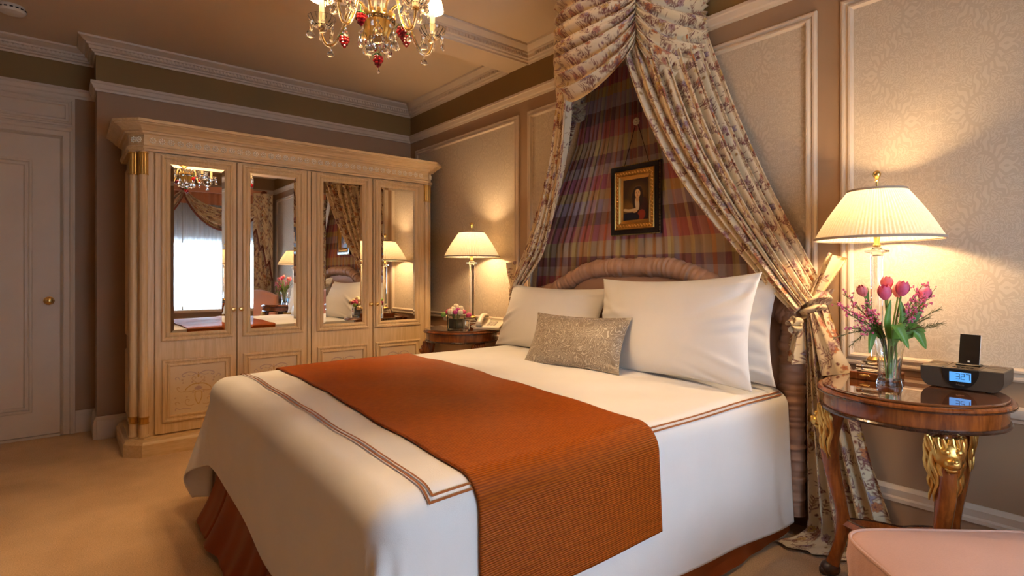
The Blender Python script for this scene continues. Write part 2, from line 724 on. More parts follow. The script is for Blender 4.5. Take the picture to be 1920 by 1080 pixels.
# ------------------------------------------------------------------ painted motifs (colour of the thing itself)
class Canvas:
    def __init__(self, w, h, res, bg, wrap=False):
        self.res, self.wrap = res, wrap
        self.nx, self.ny = int(round(w / res)), int(round(h / res))
        self.a = np.ones((self.ny, self.nx, 3)) * np.array(bg)

    def stamp(self, x, y, rx, ry, rot, col, op=1.0):
        R = max(rx, ry) + self.res
        i0, i1 = int((x - R) / self.res) - 1, int((x + R) / self.res) + 2
        j0, j1 = int((y - R) / self.res) - 1, int((y + R) / self.res) + 2
        I, J = np.meshgrid(np.arange(i0, i1), np.arange(j0, j1))
        dx, dy = (I + .5) * self.res - x, (J + .5) * self.res - y
        c, s = math.cos(rot), math.sin(rot)
        e = np.sqrt(((dx * c + dy * s) / rx) ** 2 + ((-dx * s + dy * c) / ry) ** 2)
        al = np.clip((1 - e) * min(rx, ry) / self.res + .5, 0, 1) * op
        if self.wrap:
            I, J = I % self.nx, J % self.ny
        else:
            ok = (I >= 0) & (I < self.nx) & (J >= 0) & (J < self.ny)
            al = np.where(ok, al, 0)
            I, J = np.clip(I, 0, self.nx - 1), np.clip(J, 0, self.ny - 1)
        self.a[J, I] = self.a[J, I] * (1 - al[..., None]) + np.array(col) * al[..., None]

    def line(self, pts, w, col, n=10, taper=0.0):
        C = catmull([(p[0], p[1], 0) for p in pts], n) if len(pts) > 2 else [np.array((*p, 0)) for p in pts]
        for i in range(len(C) - 1):
            d = np.linalg.norm(C[i + 1] - C[i])
            k = max(1, int(d / (self.res * .7)))
            for j in range(k):
                p = C[i] + (C[i + 1] - C[i]) * j / k
                t = (i + j / k) / len(C)
                ww = w * (1 - taper * t)
                self.stamp(p[0], p[1], ww / 2, ww / 2, 0, col)

    def leaf(self, x, y, L, w, rot, col, edge=None):
        cx, cy = x + math.cos(rot) * L / 2, y + math.sin(rot) * L / 2
        if edge is not None:
            self.stamp(cx, cy, L / 2 + .0012, w / 2 + .0012, rot, edge)
        self.stamp(cx, cy, L / 2, w / 2, rot, col)

    def sample(self, uv):
        x = uv[..., 0] / self.res - .5
        y = uv[..., 1] / self.res - .5
        if not self.wrap:
            x = np.clip(x, 0, self.nx - 1.001)
            y = np.clip(y, 0, self.ny - 1.001)
        i, j = np.floor(x).astype(int), np.floor(y).astype(int)
        fx, fy = (x - i)[..., None], (y - j)[..., None]
        g = lambda a, b: self.a[b % self.ny, a % self.nx]
        return (g(i, j) * (1 - fx) + g(i + 1, j) * fx) * (1 - fy) + (g(i, j + 1) * (1 - fx) + g(i + 1, j + 1) * fx) * fy


def toile():
    W, H = .46, .52
    c = Canvas(W, H, .0016, (.74, .60, .39), True)
    R = random.Random(4)
    ink = [(.17, .045, .030), (.22, .065, .045), (.19, .065, .065)]
    hue = [(.60, .22, .07), (.62, .42, .13), (.47, .30, .28), (.38, .31, .36), (.55, .26, .17), (.66, .48, .27)]

    def flower(x, y, r, col):
        k = R.randint(5, 7)
        a0 = R.random() * 6
        kk = R.choice(ink)
        for i in range(k):
            c.leaf(x, y, r, r * .55, a0 + i * 2 * PI / k, col, kk)
            c.line([(x, y), (x + math.cos(a0 + i * 2 * PI / k) * r * .7, y + math.sin(a0 + i * 2 * PI / k) * r * .7)], .0017, kk)
        c.stamp(x, y, r * .22, r * .22, 0, kk)

    def branch(x, y, ang, L, col, fl=True):
        p = [(x, y)]
        a = ang
        for i in range(5):
            a += R.uniform(-.35, .35)
            p.append((p[-1][0] + math.cos(a) * L / 5, p[-1][1] + math.sin(a) * L / 5))
            s = R.choice((-1, 1))
            for s in (-1, 1):
                c.leaf(p[-1][0], p[-1][1], R.uniform(.016, .030), R.uniform(.004, .0075), a + s * R.uniform(.5, 1.1), col if R.random() < .7 else (.33, .2, .12))
        c.line(p, .0028, col)
        if fl:
            flower(*p[-1], R.uniform(.018, .027), R.choice(hue))

    # flowering sprays
    for i in range(12):
        x, y = (i % 3 + .5 * ((i // 3) % 2) + R.uniform(-.15, .15)) * W / 3, (i // 3 + R.uniform(-.2, .2)) * H / 4
        a = R.uniform(.6, 2.6)
        k = R.choice(ink)
        branch(x, y, a, R.uniform(.09, .14), k)
        branch(x, y, a + R.uniform(.7, 1.1), R.uniform(.05, .09), k)
        branch(x, y, a - R.uniform(.7, 1.1), R.uniform(.05, .09), k, R.random() < .6)
    # small seated figures and tufts drawn in sepia hatching
    for i in range(10):
        x, y = R.random() * W, R.random() * H
        k = R.choice(ink)
        c.stamp(x, y + .026, .005, .006, 0, k)
        c.stamp(x, y + .027, .003, .004, 0, (.6, .45, .3))
        for j in range(16):
            a = R.uniform(-2.7, -.4)
            l = R.uniform(.012, .03)
            sx, sy = x + R.uniform(-.008, .008), y + .018 + R.uniform(-.01, .003)
            c.line([(sx, sy), (sx + math.cos(a) * l * .5 + .003, sy + math.sin(a) * l * .5), (sx + math.cos(a) * l, sy + math.sin(a) * l)], .0022, k, 4)
        for j in range(20):
            c.leaf(x + R.uniform(-.035, .035), y - .016 + R.uniform(-.006, .006), R.uniform(.008, .016), .004, R.uniform(-.6, 3.6), k)
    for i in range(26):
        flower(R.random() * W, R.random() * H, R.uniform(.006, .011), R.choice(hue + ink))
    for i in range(110):
        c.leaf(R.random() * W, R.random() * H, R.uniform(.01, .022), R.uniform(.003, .006), R.random() * 6, R.choice(ink))
    return c


TOILE = toile()


def cloth(name, P, parent, uv, mat='toile'):
    return grid_mesh(name, P, mat, parent, uv=uv, col=TOILE.sample(uv) if mat == 'toile' else None)


def normals(P):
    du = np.gradient(P, axis=0)
    dv = np.gradient(P, axis=1)
    n = np.cross(du, dv)
    return n / (np.linalg.norm(n, axis=-1, keepdims=True) + 1e-9)


def smooth_noise(n, k, seed):
    r = np.random.default_rng(seed)
    x = np.linspace(0, k, n)
    c = r.uniform(-1, 1, k + 3)
    i = np.floor(x).astype(int)
    t = x - i
    t = t * t * (3 - 2 * t)
    return c[i] * (1 - t) + c[i + 1] * t


# ------------------------------------------------------------------ the room
ZC = 2.90            # ceiling
XR, YF, XA, YA = 6.0, -4.4, -.33, -2.56   # window wall, front wall, alcove wall, alcove corner


def struct(o, label=None, cat=None):
    return tag(o, label, cat, kind='structure')


struct(MB().box(XA - .1, XR + .1, YF - .1, .1, -.1, 0).build('floor', 'carpet', smooth=False), 'tan cut-pile carpet covering the whole bedroom floor', 'floor')
struct(MB().box(XA - .1, XR + .1, YF - .1, .1, ZC, ZC + .1).build('ceiling', 'ceiling', smooth=False), 'warm cream painted ceiling above the bed', 'ceiling')
beam = struct(MB().box(1.603, 1.836, YF, 0, 2.80, ZC).build('trim_1', 'ceiling', smooth=False), 'cream ceiling beam crossing above the bed from the headboard wall', 'beam')

wall_back = struct(MB().box(XA - .1, XR + .1, 0, .1, 0, ZC).build('wall_back', 'wall_tan', smooth=False), 'tan panelled headboard wall with damask panels', 'wall')
wall_left = struct(MB().box(-.1 + XA, 0, YA, 0, 0, ZC).build('wall_left', 'wall_tan', smooth=False), 'tan painted wall behind the mirrored wardrobe', 'wall')
wall_alc = struct(MB().box(XA - .1, XA, YF, YA, 0, ZC).build('wall_alcove', 'wall_tan', smooth=False), 'tan recessed wall holding the panelled door', 'wall')
wall_front = struct(MB().box(XA - .1, XR + .1, YF - .1, YF, 0, ZC).build('wall_front', 'damask', smooth=False), 'cream damask wall facing the headboard wall', 'wall')
WY0, WY1, WZ0, WZ1 = -2.36, -.42, .66, 2.34
mb = MB()
mb.box(XR, XR + .15, YF, WY0, 0, ZC).box(XR, XR + .15, WY1, 0, 0, ZC).box(XR, XR + .15, WY0, WY1, 0, WZ0).box(XR, XR + .15, WY0, WY1, WZ1, ZC)
wall_right = struct(mb.build('wall_right', 'wall_tan', smooth=False), 'tan window wall opposite the wardrobe', 'wall')

# olive frieze above the picture rail
MB().box(.001, 1.70, -.006, 0, 2.57, 2.83).build('frieze', 'frieze', wall_back, False)
MB().box(1.70, XR, -.006, 0, 2.57, 2.83).build('frieze', 'frieze', wall_back, False)
MB().box(0, .006, YA, -.002, 2.57, 2.83).box(-.30, .006, YA - .006, YA, 2.57, 2.83).build('frieze', 'frieze', wall_left, False)
MB().box(XA, XA + .006, YF, YA, 2.57, 2.83).build('frieze', 'frieze', wall_alc, False)

CROWN = [(0, 2.795), (.012, 2.795), (.016, 2.807), (.03, 2.812), (.034, 2.822), (.046, 2.826), (.05, 2.846), (.062, 2.85), (.066, 2.862),
         (.082, 2.868), (.098, 2.882), (.108, 2.886), (.112, 2.899), (0, 2.899)]
RAIL = [(0, 2.535), (.010, 2.535), (.013, 2.548), (.022, 2.556), (.032, 2.58), (.038, 2.585), (.038, 2.602), (0, 2.602)]
BASE = [(0, 0), (.022, 0), (.022, .115), (.018, .125), (.018, .14), (.010, .15), (.006, .165), (0, .165)]


def trim(num, path, prof, label, closed=False, cat='moulding'):
    return struct(MB().sweep(path, prof, closed).build('trim_%d' % num, 'trim', None, True, 25), label, cat)


c1 = trim(2, [(1.603, 0), (0, 0), (0, YA), (XA, YA), (XA, YF), (1.603, YF)], CROWN, 'cream dentilled crown moulding over the wardrobe side of the beam', False)
c2 = trim(3, [(1.836, YF), (XR, YF), (XR, 0), (1.836, 0)], CROWN, 'cream dentilled crown moulding on the bed side of the beam', True)
trim(4, [(XR, 0), (0, 0), (0, YA), (XA, YA), (XA, YF), (XR, YF)], RAIL, 'cream picture rail running below the olive frieze', True)


def dentils(path, parent):
    mb = MB()
    for (a, b) in zip(path[:-1], path[1:]):
        A, B = Vector(a), Vector(b)
        d = (B - A)
        L = d.length
        d.normalize()
        nr = Vector((-d.y, d.x))
        n = int((L - .1) / .026)
        for i in range(n):
            p = A + d * (.06 + i * .026)
            q = [p + nr * .04, p + d * .014 + nr * .04, p + d * .014 + nr * .058, p + nr * .058]
            mb.prism([(k.x, k.y) for k in q], 2.828, 2.848)
    o = mb.build('dentil_band', 'trim', parent, False)
    tag(o, kind='stuff')


dentils([(1.58, 0), (0, 0), (0, YA)], c1)
dentils([(XA, YA - .05), (XA, YF)], c1)
dentils([(1.836, -4.2), (1.836, -4.1)], c2)
dentils([(4.9, 0), (1.90, 0)], c2)
dentils([(1.836, -.05), (1.836, -3.2)][::1], c2)

# wall panels: damask field in a mitred moulding
PM = [(0, 0), (0, .012), (.008, .018), (.016, .018), (.022, .010), (.030, .014), (.036, .022), (.044, .022), (.048, .008), (.052, .004)]


def wall_panel(x0, x1, z0, z1):
    MB().frame((x0, 0, z0), (1, 0, 0), (0, 0, 1), x1 - x0, z1 - z0, PM).build('panel_moulding', 'trim', wall_back, True, 25)
    MB().box(x0 + .04, x1 - .04, -.004, 0, z0 + .04, z1 - .04).build('damask_panel', 'damask', wall_back, False)


for a, b in ((.115, 1.729), (1.836, 2.30), (2.36, 3.45), (3.50, 3.908), (4.01, 5.85)):
    if a in (2.36,):
        continue
    if a == 1.836:
        b = 2.85
    if a == 3.50:
        a = 2.95
    wall_panel(a, b, .80, 2.44)
# dado panels under the chair rail
CH = [(0, .645), (.012, .648), (.016, .66), (.030, .668), (.036, .685), (.036, .70), (.02, .705), (0, .708)]
BASE2 = [(0, 0), (.02, 0), (.02, .235), (.026, .24), (.026, .255), (.018, .262), (.022, .29), (.014, .30), (.010, .306), (0, .306)]
trim(5, [(XR, 0), (0, 0)], CH, 'cream chair rail along the headboard wall below the damask panels')
bb = MB().sweep([(XR, 0), (0, 0)], BASE2[3:]).build('baseboard_back', 'trim', None, True, 25)
struct(bb, 'cream moulded baseboard cap along the headboard wall behind the nightstands', 'baseboard')
MB().box(0, XR, -.018, 0, 0, .24).build('base_board', 'wall_tan', bb, False)
struct(MB().sweep([(0, -.03), (0, YA)], BASE).build('baseboard_left', 'trim', None, True, 25), 'cream baseboard wrapping the wall corner beside the wardrobe', 'baseboard')
struct(MB().sweep([(0.0, YA), (XA, YA), (XA, -2.678)], BASE).build('baseboard_alcove', 'trim', None, True, 25), 'short cream baseboard in the alcove next to the door', 'baseboard')
struct(MB().sweep([(XA, -4.0), (XA, YF), (XR, YF), (XR, 0)], BASE).build('baseboard_front', 'trim', None, True, 25), 'cream baseboard around the window end of the room', 'baseboard')

# ------------------------------------------------------------------ door in the alcove
DY0, DY1, DZ = -3.70, -2.768, 2.215
dr = struct(empty('door_1', (XA, (DY0 + DY1) / 2, 0)), 'cream panelled door with a round brass knob', 'door')
hw = (DY1 - DY0) / 2
slab = MB().box(-.03, .012, -hw, hw, .02, DZ).build('door_slab', 'trim', dr, False)
DP = [(0, .0), (.006, .008), (.016, .010), (.022, .002), (.030, .010), (.042, .012), (.05, .0)]
MB().frame((.012, -hw + .13, .19), (0, 1, 0), (0, 0, 1), 2 * hw - .285, 1.85, DP).build('panel_moulding', 'trim', slab, True, 25)
CAS = [(0, 0), (0, .028), (.012, .032), (.028, .026), (.034, .018), (.064, .016), (.072, .022), (.08, .012), (.088, 0)]
mb = MB()
oy = hw + .088
mb.frame((0, -oy, -.10), (0, 1, 0), (0, 0, 1), 2 * oy, DZ + .10 + .09, CAS)
mb.v = [(x, y, max(z, .001)) for x, y, z in mb.v]
mb.build('door_casing', 'trim', dr, True, 25)
mb = MB().box(0, .012, -oy, oy, DZ + .09, 2.535)
mb.frame((.012, -oy + .005, DZ + .10), (0, 1, 0), (0, 0, 1), 2 * oy - .01, 2.53 - DZ - .11, [(0, 0), (0, .012), (.012, .016), (.02, .006), (.03, .004), (.036, .012), (.05, .012), (.056, 0)])
mb.build('overdoor_panel', 'trim', dr, True, 25)
kb = MB().lathe([(0, .0), (.032, .0), (.032, .004), (.022, .008), (.012, .014), (.012, .034), (.022, .042), (.028, .054), (.024, .066), (.012, .072), (0, .073)], 24)
kb.xf(Matrix.Rotation(PI / 2, 4, 'Y')).build('door_knob', 'brass', dr, True, 40, (.012, hw - .063, 1.005))
MB().box(-.03, .03, -hw, hw, 0, .016).build('threshold', 'trim', dr, False)

# ------------------------------------------------------------------ smoke detector
sd = MB().lathe([(0, 0), (.062, 0), (.066, -.012), (.070, -.018), (.070, -.03), (.062, -.042), (.03, -.05), (0, -.05)], 32)
sdo = tag(empty('smoke_detector', (.30, -3.0, ZC)), 'round white smoke detector on the ceiling near the door', 'smoke detector')
sd.build('housing', 'white_det', sdo)
mb = MB()
for i in range(16):
    a = 2 * PI * i / 16
    mb.box(-.001, .003, -.008, .008, -.028, -.02)
    mb.v[-8:] = [tuple(Matrix.Rotation(a, 3, 'Z') @ Vector((p[0] + .069, p[1], p[2]))) for p in mb.v[-8:]]
mb.build('vent_slot', 'black', sdo, False)

# ------------------------------------------------------------------ wardrobe
WX = .64
wr = tag(empty('wardrobe', (0, -1.27, 0)), 'cream four-door wardrobe with mirrored doors, paired columns and gilt capitals', 'wardrobe')
oy = 1.27   # local y = world y + 1.27


def wl(y):
    return y + oy


FOOT = [(.026, wl(-2.385)), (.58, wl(-2.385)), (WX, wl(-2.325)), (WX, wl(-.205)), (.58, wl(-.145)), (.026, wl(-.145))]
MB().prism(FOOT, .02, 2.13).build('body', 'cream_wood', wr, False)
PATH = [(.026, wl(-.145)), (.58, wl(-.145)), (WX, wl(-.205)), (WX, wl(-2.325)), (.58, wl(-2.385)), (.026, wl(-2.385))][::-1]
# sweep puts "out" on the left of travel; travelling +y along the front the left side is -x, so go the other way round
PATH = PATH[::-1]
COR = [(0, 2.018), (.030, 2.018), (.034, 2.030), (.042, 2.034), (.042, 2.046), (.030, 2.052), (.030, 2.122), (.036, 2.128), (.050, 2.131), (.054, 2.142),
       (.066, 2.146), (.078, 2.162), (.100, 2.178), (.108, 2.182), (.108, 2.187), (.122, 2.190), (.122, 2.208), (0, 2.208)]
cor = MB().sweep(PATH, COR).build('cornice', 'cream_wood_h', wr, True, 25)
MB().prism(FOOT, 2.12, 2.207).build('top_board', 'cream_wood_h', cor, False)
PL = [(0, 0), (.062, 0), (.062, .082), (.054, .09), (.050, .10), (.030, .112), (.030, .12), (0, .124)]
MB().sweep(PATH, PL).build('plinth', 'cream_wood_h', wr, True, 25)


# rosettes along the frieze
def rosette_mesh():
    mb = MB()
    n = 8
    for i in range(n):
        a = 2 * PI * i / n
        c, q = math.cos(a), math.sin(a)
        P_ = lambda r_, o_, h_: (h_, r_ * c - o_ * q, r_ * q + o_ * c)
        mb.add([P_(.0075, 0, .0005), P_(.0155, .0062, .0005), P_(.0225, 0, .0005), P_(.0155, -.0062, .0005), P_(.0155, 0, .0065)], [(0, 1, 4), (1, 2, 4), (2, 3, 4), (3, 0, 4)])
    k = len(mb.v)
    mb.lathe([(.006, 0), (.006, .005), (.003, .008), (0, .008)], 8)
    mb.v[k:] = [(p[2], p[0], p[1]) for p in mb.v[k:]]
    return mb


M['rosette'] = wood('pale_rosette_wood', (.82, .72, .56, 1), (.90, .82, .68, 1), .5, (22, 22, 2))
ros = rosette_mesh().build('rosette', 'rosette', cor, True, 30, (WX + .030, wl(-2.29), 2.088))
for i in range(1, 39):
    share(ros, 'rosette', cor, (WX + .030, wl(-2.29 + i * .0533), 2.088))
for k, s in ((-1, wl(-2.325)), (1, wl(-.205))):
    for t in (.3, .75):
        ang = -PI / 4 if k < 0 else PI / 4
        share(ros, 'rosette', cor, (WX + .0125 + .03 * .7 - .06 * t + .0 , s + k * .06 * t + k * .03 * .7 - k * .0, 2.088), (0, 0, ang))

# paired columns on the canted corners
capital_m = dict(flute=14, fl=.05)


def column(x, y):
    c = MB().lathe([(.030, .124), (.030, .135), (.026, .142), (.0245, .15), (.0245, 2.018)], 20, (x, y, 0)).build('column', 'cream_wood', wr, True, 30)
    MB().lathe([(.0255, 1.860), (.029, 1.862), (.029, 1.868), (.0262, 1.872), (.0262, 2.0), (.029, 2.004), (.029, 2.009), (.0255, 2.011)], 56, (x, y, 0), 14, .035).build('gilt_capital', 'gold', c, True, 30)
    MB().lathe([(.0255, .210), (.031, .212), (.031, .218), (.0275, .221), (.0275, .247), (.031, .25), (.031, .256), (.0255, .258)], 40, (x, y, 0), 10, .04).build('gilt_band', 'old_gold', c, True, 30)


for s, y0 in ((-1, -2.325), (1, -.205)):
    column(WX - .003, wl(y0 + s * .012))
    column(.585, wl(y0 + s * .062))
# side panels
for s, yy in ((-1, -2.385), (1, -.145)):
    for z0, z1 in ((.19, .66), (.76, 1.96)):
        u = (1, 0, 0) if s < 0 else (-1, 0, 0)
        x0 = .09 if s < 0 else .52
        MB().frame((x0, wl(yy), z0), u, (0, 0, 1), .43, z1 - z0, [(0, 0), (0, .008), (.01, .013), (.022, .008), (.03, .003), (.036, 0)]).build('side_moulding', 'cream_wood', wr, True, 25)


# painted scrollwork for the lower door panels
def scrollwork():
    w, h = .37, .355
    c = Canvas(w, h, .002, (.70, .545, .36))
    mauve, gold_, tan_ = (.47, .32, .29), (.52, .30, .07), (.55, .34, .17)
    rr = np.random.default_rng(3)
    n = (rr.random((c.ny, c.nx, 1)) - .5) * .05
    c.a = c.a + n
    for s in (-1, 1):
        X = lambda x: w / 2 + s * x
        c.line([(X(.0), .275), (X(.03), .295), (X(.07), .300), (X(.105), .285), (X(.098), .270), (X(.085), .276)], .006, mauve)
        c.line([(X(.02), .283), (X(.045), .272), (X(.07), .28)], .004, mauve)
        c.line([(X(.0), .205), (X(.022), .225), (X(.042), .245), (X(.036), .262), (X(.018), .258), (X(.02), .245)], .004, tan_)
        c.line([(X(.0), .212), (X(.04), .207), (X(.075), .185), (X(.085), .17)], .006, gold_)
        c.line([(X(.085), .165), (X(.11), .158), (X(.13), .17), (X(.14), .19), (X(.13), .197), (X(.123), .187)], .0045, tan_)
        c.line([(X(.0), .155), (X(.02), .15), (X(.022), .11), (X(.008), .07), (X(.0), .062)], .005, gold_)
        c.line([(X(.02), .165), (X(.06), .155), (X(.09), .158)], .005, tan_)
        c.line([(X(.03), .06), (X(.06), .055), (X(.085), .075), (X(.08), .10), (X(.06), .098), (X(.064), .085)], .0045, tan_)
        c.line([(X(.05), .03), (X(.09), .04), (X(.12), .035), (X(.145), .045), (X(.15), .03)], .0045, mauve)
        c.line([(X(.12), .075), (X(.135), .09), (X(.15), .085), (X(.145), .07)], .0045, tan_)
        c.line([(X(.12), .25), (X(.135), .27), (X(.15), .262), (X(.144), .25)], .004, mauve)
        for x, y, r in ((.04, .225, .006), (.105, .245, .006), (.1, .225, .005), (.075, .12, .005), (.035, .15, .006), (.15, .12, .005)):
            for q in range(5):
                c.leaf(X(x), y, r * 1.5, r * .8, q * 1.256 + .3, mauve if q % 2 else tan_)
    for q in range(7):
        c.leaf(w / 2, .165, .03, .012, .5 + q * .36, mauve)
    c.stamp(w / 2, .268, .006, .012, 0, gold_)
    c.stamp(w / 2, .29, .004, .008, 0, tan_)
    return c


SCROLL = scrollwork()
mir_prof = [(0, 0), (0, .010), (.007, .016), (.016, .017), (.022, .009), (.026, .007), (.034, .014), (.042, .016), (.050, .010), (.056, .001)]
low_prof = [(0, 0), (0, .008), (.006, .014), (.014, .015), (.020, .008), (.030, .006), (.036, .011), (.044, .012), (.048, .003), (.05, .001)]
DOORS = [(-2.277, -1.778, -2.192, -1.851, 1), (-1.774, -1.273, -1.690, -1.353, 0), (-1.238, -.724, -1.150, -.812, 1), (-.720, -.233, -.654, -.318, 0)]
for di, (y0, y1, m0, m1, kr) in enumerate(DOORS):
    d = MB().box(WX, WX + .022, wl(y0) + .0015, wl(y1) - .0015, .130, 2.012, .003).build('door', 'cream_wood', wr, False)
    fx = WX + .022
    e = .050
    MB().frame((fx, wl(m0 - e), .800 - e), (0, 1, 0), (0, 0, 1), m1 - m0 + 2 * e, 1.150 + 2 * e, mir_prof).build('mirror_moulding', 'cream_wood', d, True, 25)
    mi = MB().box(fx, fx + .004, wl(m0) + .024, wl(m1) - .024, .824, 1.926).build('mirror', 'mirror', d, False)
    MB().frame((fx, wl(m0), .800), (0, 1, 0), (0, 0, 1), m1 - m0, 1.150, [(-.002, .0012), (.024, .0041)]).build('mirror_bevel', 'mirror', mi, False)
    q0, q1 = m0 - .045, m1 + .045
    MB().frame((fx, wl(q0), .200), (0, 1, 0), (0, 0, 1), q1 - q0, .425, low_prof).build('panel_moulding', 'cream_wood', d, True, 25)
    pw, ph = q1 - q0 - .09, .335
    nu, nv = 130, 125
    U, V = np.meshgrid(np.linspace(0, 1, nu), np.linspace(0, 1, nv), indexing='ij')
    P = np.stack([np.full_like(U, fx + .0015), wl(q0 + .045) + U * pw, .245 + V * ph], -1)
    uv = np.stack([U * .37, V * .355], -1)
    grid_mesh('painted_panel', P, 'painted_panel', d, col=SCROLL.sample(uv), smooth=False)
    ky = (y1 - .024) if kr else (y0 + .024)
    MB().lathe([(0, 0), (.013, 0), (.013, .003), (.007, .006), (.006, .016), (.012, .022), (.0155, .03), (.012, .037), (0, .039)], 20).xf(
        Matrix.Rotation(PI / 2, 4, 'Y')).build('knob', 'brass', d, True, 40, (fx, wl(ky), .950))
MB().box(WX, WX + .018, wl(-1.271), wl(-1.241), .130, 2.012, .003).build('centre_stile', 'cream_wood', wr, False)

# ------------------------------------------------------------------ bed
BX = 2.90
bed = tag(empty('bed', (BX, 0, 0)), 'king-size bed with a dusty pink arched headboard and rust skirt', 'bed')


def hb_z(dx):
    a = abs(dx)
    xs = [0, .15, .28, .38, .48, .58, .68, .78, .88, .94, .975, .985]
    zs = [1.290, 1.289, 1.283, 1.262, 1.222, 1.172, 1.130, 1.105, 1.094, 1.075, 1.03, .98]
    return float(np.interp(a, xs, zs))


# outline of the headboard from floor to floor
def hb_outline(ins=0.0, n=160):
    top = [(-.985 + 1.97 * i / n, 0) for i in range(n + 1)]
    pts = [(x, hb_z(x)) for x, _ in top]
    sm = []
    for i in range(len(pts)):
        lo, hi = max(0, i - 4), min(len(pts), i + 5)
        sm.append((pts[i][0], sum(p[1] for p in pts[lo:hi]) / (hi - lo)))
    pts = [(-.985, .02 + .95 * k / 14) for k in range(14)] + sm + [(.985, .97 - .95 * k / 14) for k in range(14)]
    if not ins:
        return pts
    P = np.array(pts)
    T = np.gradient(P, axis=0)
    T /= np.linalg.norm(T, axis=1, keepdims=True)
    N = np.stack([T[:, 1], -T[:, 0]], 1)
    return [tuple(p) for p in P + N * ins]


ol = hb_outline(.04)
hbm = MB()
n = len(ol)
vs = [(x, -.050, z) for x, z in ol] + [(x, -.118, z) for x, z in ol]
hbm.add(vs, [tuple(range(n)), tuple(reversed(range(n, 2 * n)))] + [(i, i + n, (i + 1) % n + n, (i + 1) % n) for i in range(n)])
hb = hbm.build('headboard', 'headboard', bed, True, 40)
# shirred roll around the edge: ruched tube
mid = hb_outline(.046, 150)
cv = np.array(mid)
dd = np.r_[0, np.cumsum(np.linalg.norm(np.diff(cv, axis=0), axis=1))]
L = dd[-1]
NS, NA = 1100, 20
ss = np.linspace(0, L, NS)
cx, cz = np.interp(ss, dd, cv[:, 0]), np.interp(ss, dd, cv[:, 1])
tx, tz = np.gradient(cx), np.gradient(cz)
ln = np.hypot(tx, tz)
nx, nz = -tz / ln, tx / ln
ruch = (np.abs(np.sin(ss * 2 * PI / .040 / 2 + 2.2 * smooth_noise(NS, 60, 3))) ** .6) * .5 + .5 * smooth_noise(NS, 260, 5)
P = np.zeros((NS, NA, 3))
for k in range(NA):
    a = 2 * PI * k / (NA - 1)
    rr_ = .052 * (1 + .20 * ruch * (1 + .35 * np.sin(2 * a + ss * 30)))
    P[:, k, 0] = cx + nx * rr_ * math.cos(a)
    P[:, k, 2] = cz + nz * rr_ * math.cos(a)
    P[:, k, 1] = np.minimum(-.106 - rr_ * .95 * math.sin(a), -.048)
grid_mesh('shirred_border', P, 'headboard', hb)
pip = hb_outline(.094, 150)
MB().tube([(x, -.121, z) for x, z in pip[2:-2]], .0055, 8).build('piping', 'headboard', hb)

MB().box(-.89, .89, -2.13, -.14, .06, .34, .02).build('box_spring', 'skirt', bed, False)
MB().box(-.90, .90, -2.15, -.14, .34, .645, .05).build('mattress', 'sheet', bed, False)
for sx in (-1, 1):
    for yy in (-.3, -2.05):
        MB().lathe([(.03, 0), (.035, .01), (.028, .065)], 14, (sx * .85, yy, 0)).build('caster', 'black', bed)


# pleated bed skirt running round three sides
def skirt():
    R = .06
    path = [(.905, -.16)]
    path += [(.905, -.16 - t * 1.94) for t in np.linspace(.01, 1, 120)]
    path += [(.905 - R + R * math.cos(a), -2.10 - R * math.sin(a)) for a in np.linspace(0, PI / 2, 12)]
    path += [(.845 - t * 1.69, -2.16) for t in np.linspace(.01, 1, 110)]
    path += [(-.905 + R - R * math.sin(a), -2.10 - R * math.cos(a)) for a in np.linspace(0, PI / 2, 12)]
    path += [(-.905, -2.10 + t * 1.94) for t in np.linspace(.01, 1, 120)]
    p = np.array(path)
    d_ = np.r_[0, np.cumsum(np.linalg.norm(np.diff(p, axis=0), axis=1))]
    n = 700
    s = np.linspace(0, d_[-1], n)
    X, Y = np.interp(s, d_, p[:, 0]), np.interp(s, d_, p[:, 1])
    tx, ty = np.gradient(X), np.gradient(Y)
    l = np.hypot(tx, ty) + 1e-9
    nx, ny = -ty / l, tx / l
    nx, ny = -nx, -ny
    wav = np.sin(s * 2 * PI / .42 + smooth_noise(n, 30, 8)) + .5 * np.sin(s * 2 * PI / .19 + 2 * smooth_noise(n, 24, 9))
    pl = np.zeros(n)
    for c0 in (2.1, 2.85, 3.5, 4.2, 1.0, 5.4):          # inverted kick pleats
        pl -= .035 * np.exp(-((s - c0) / .012) ** 2)
    nv = 14
    P = np.zeros((n, nv, 3))
    for k in range(nv):
        t = k / (nv - 1)
        foot = (np.abs(ny) > .3)
        off = .002 + t ** 2 * np.where(foot, .105, .045) + t * (np.where(foot, .011, .005) * wav + pl)
        P[:, k, 0], P[:, k, 1] = X + nx * off, Y + ny * off
        P[:, k, 2] = .36 - t * .335 - .008 * t * np.sin(s * 5)
    sgn = 1
    # make sure the skirt leans away from the bed
    if np.abs(P[60, -1, 0]) < .905:
        P[:, :, 0] = X[:, None] * 2 - P[:, :, 0]
        P[:, :, 1] = Y[:, None] * 2 - P[:, :, 1]
    return grid_mesh('bed_skirt', P, 'skirt', bed)


skirt()

# the coverlet's surface: flat top, rounded shoulders, hanging sides
HW, LF, RR = .865, 2.115, .085


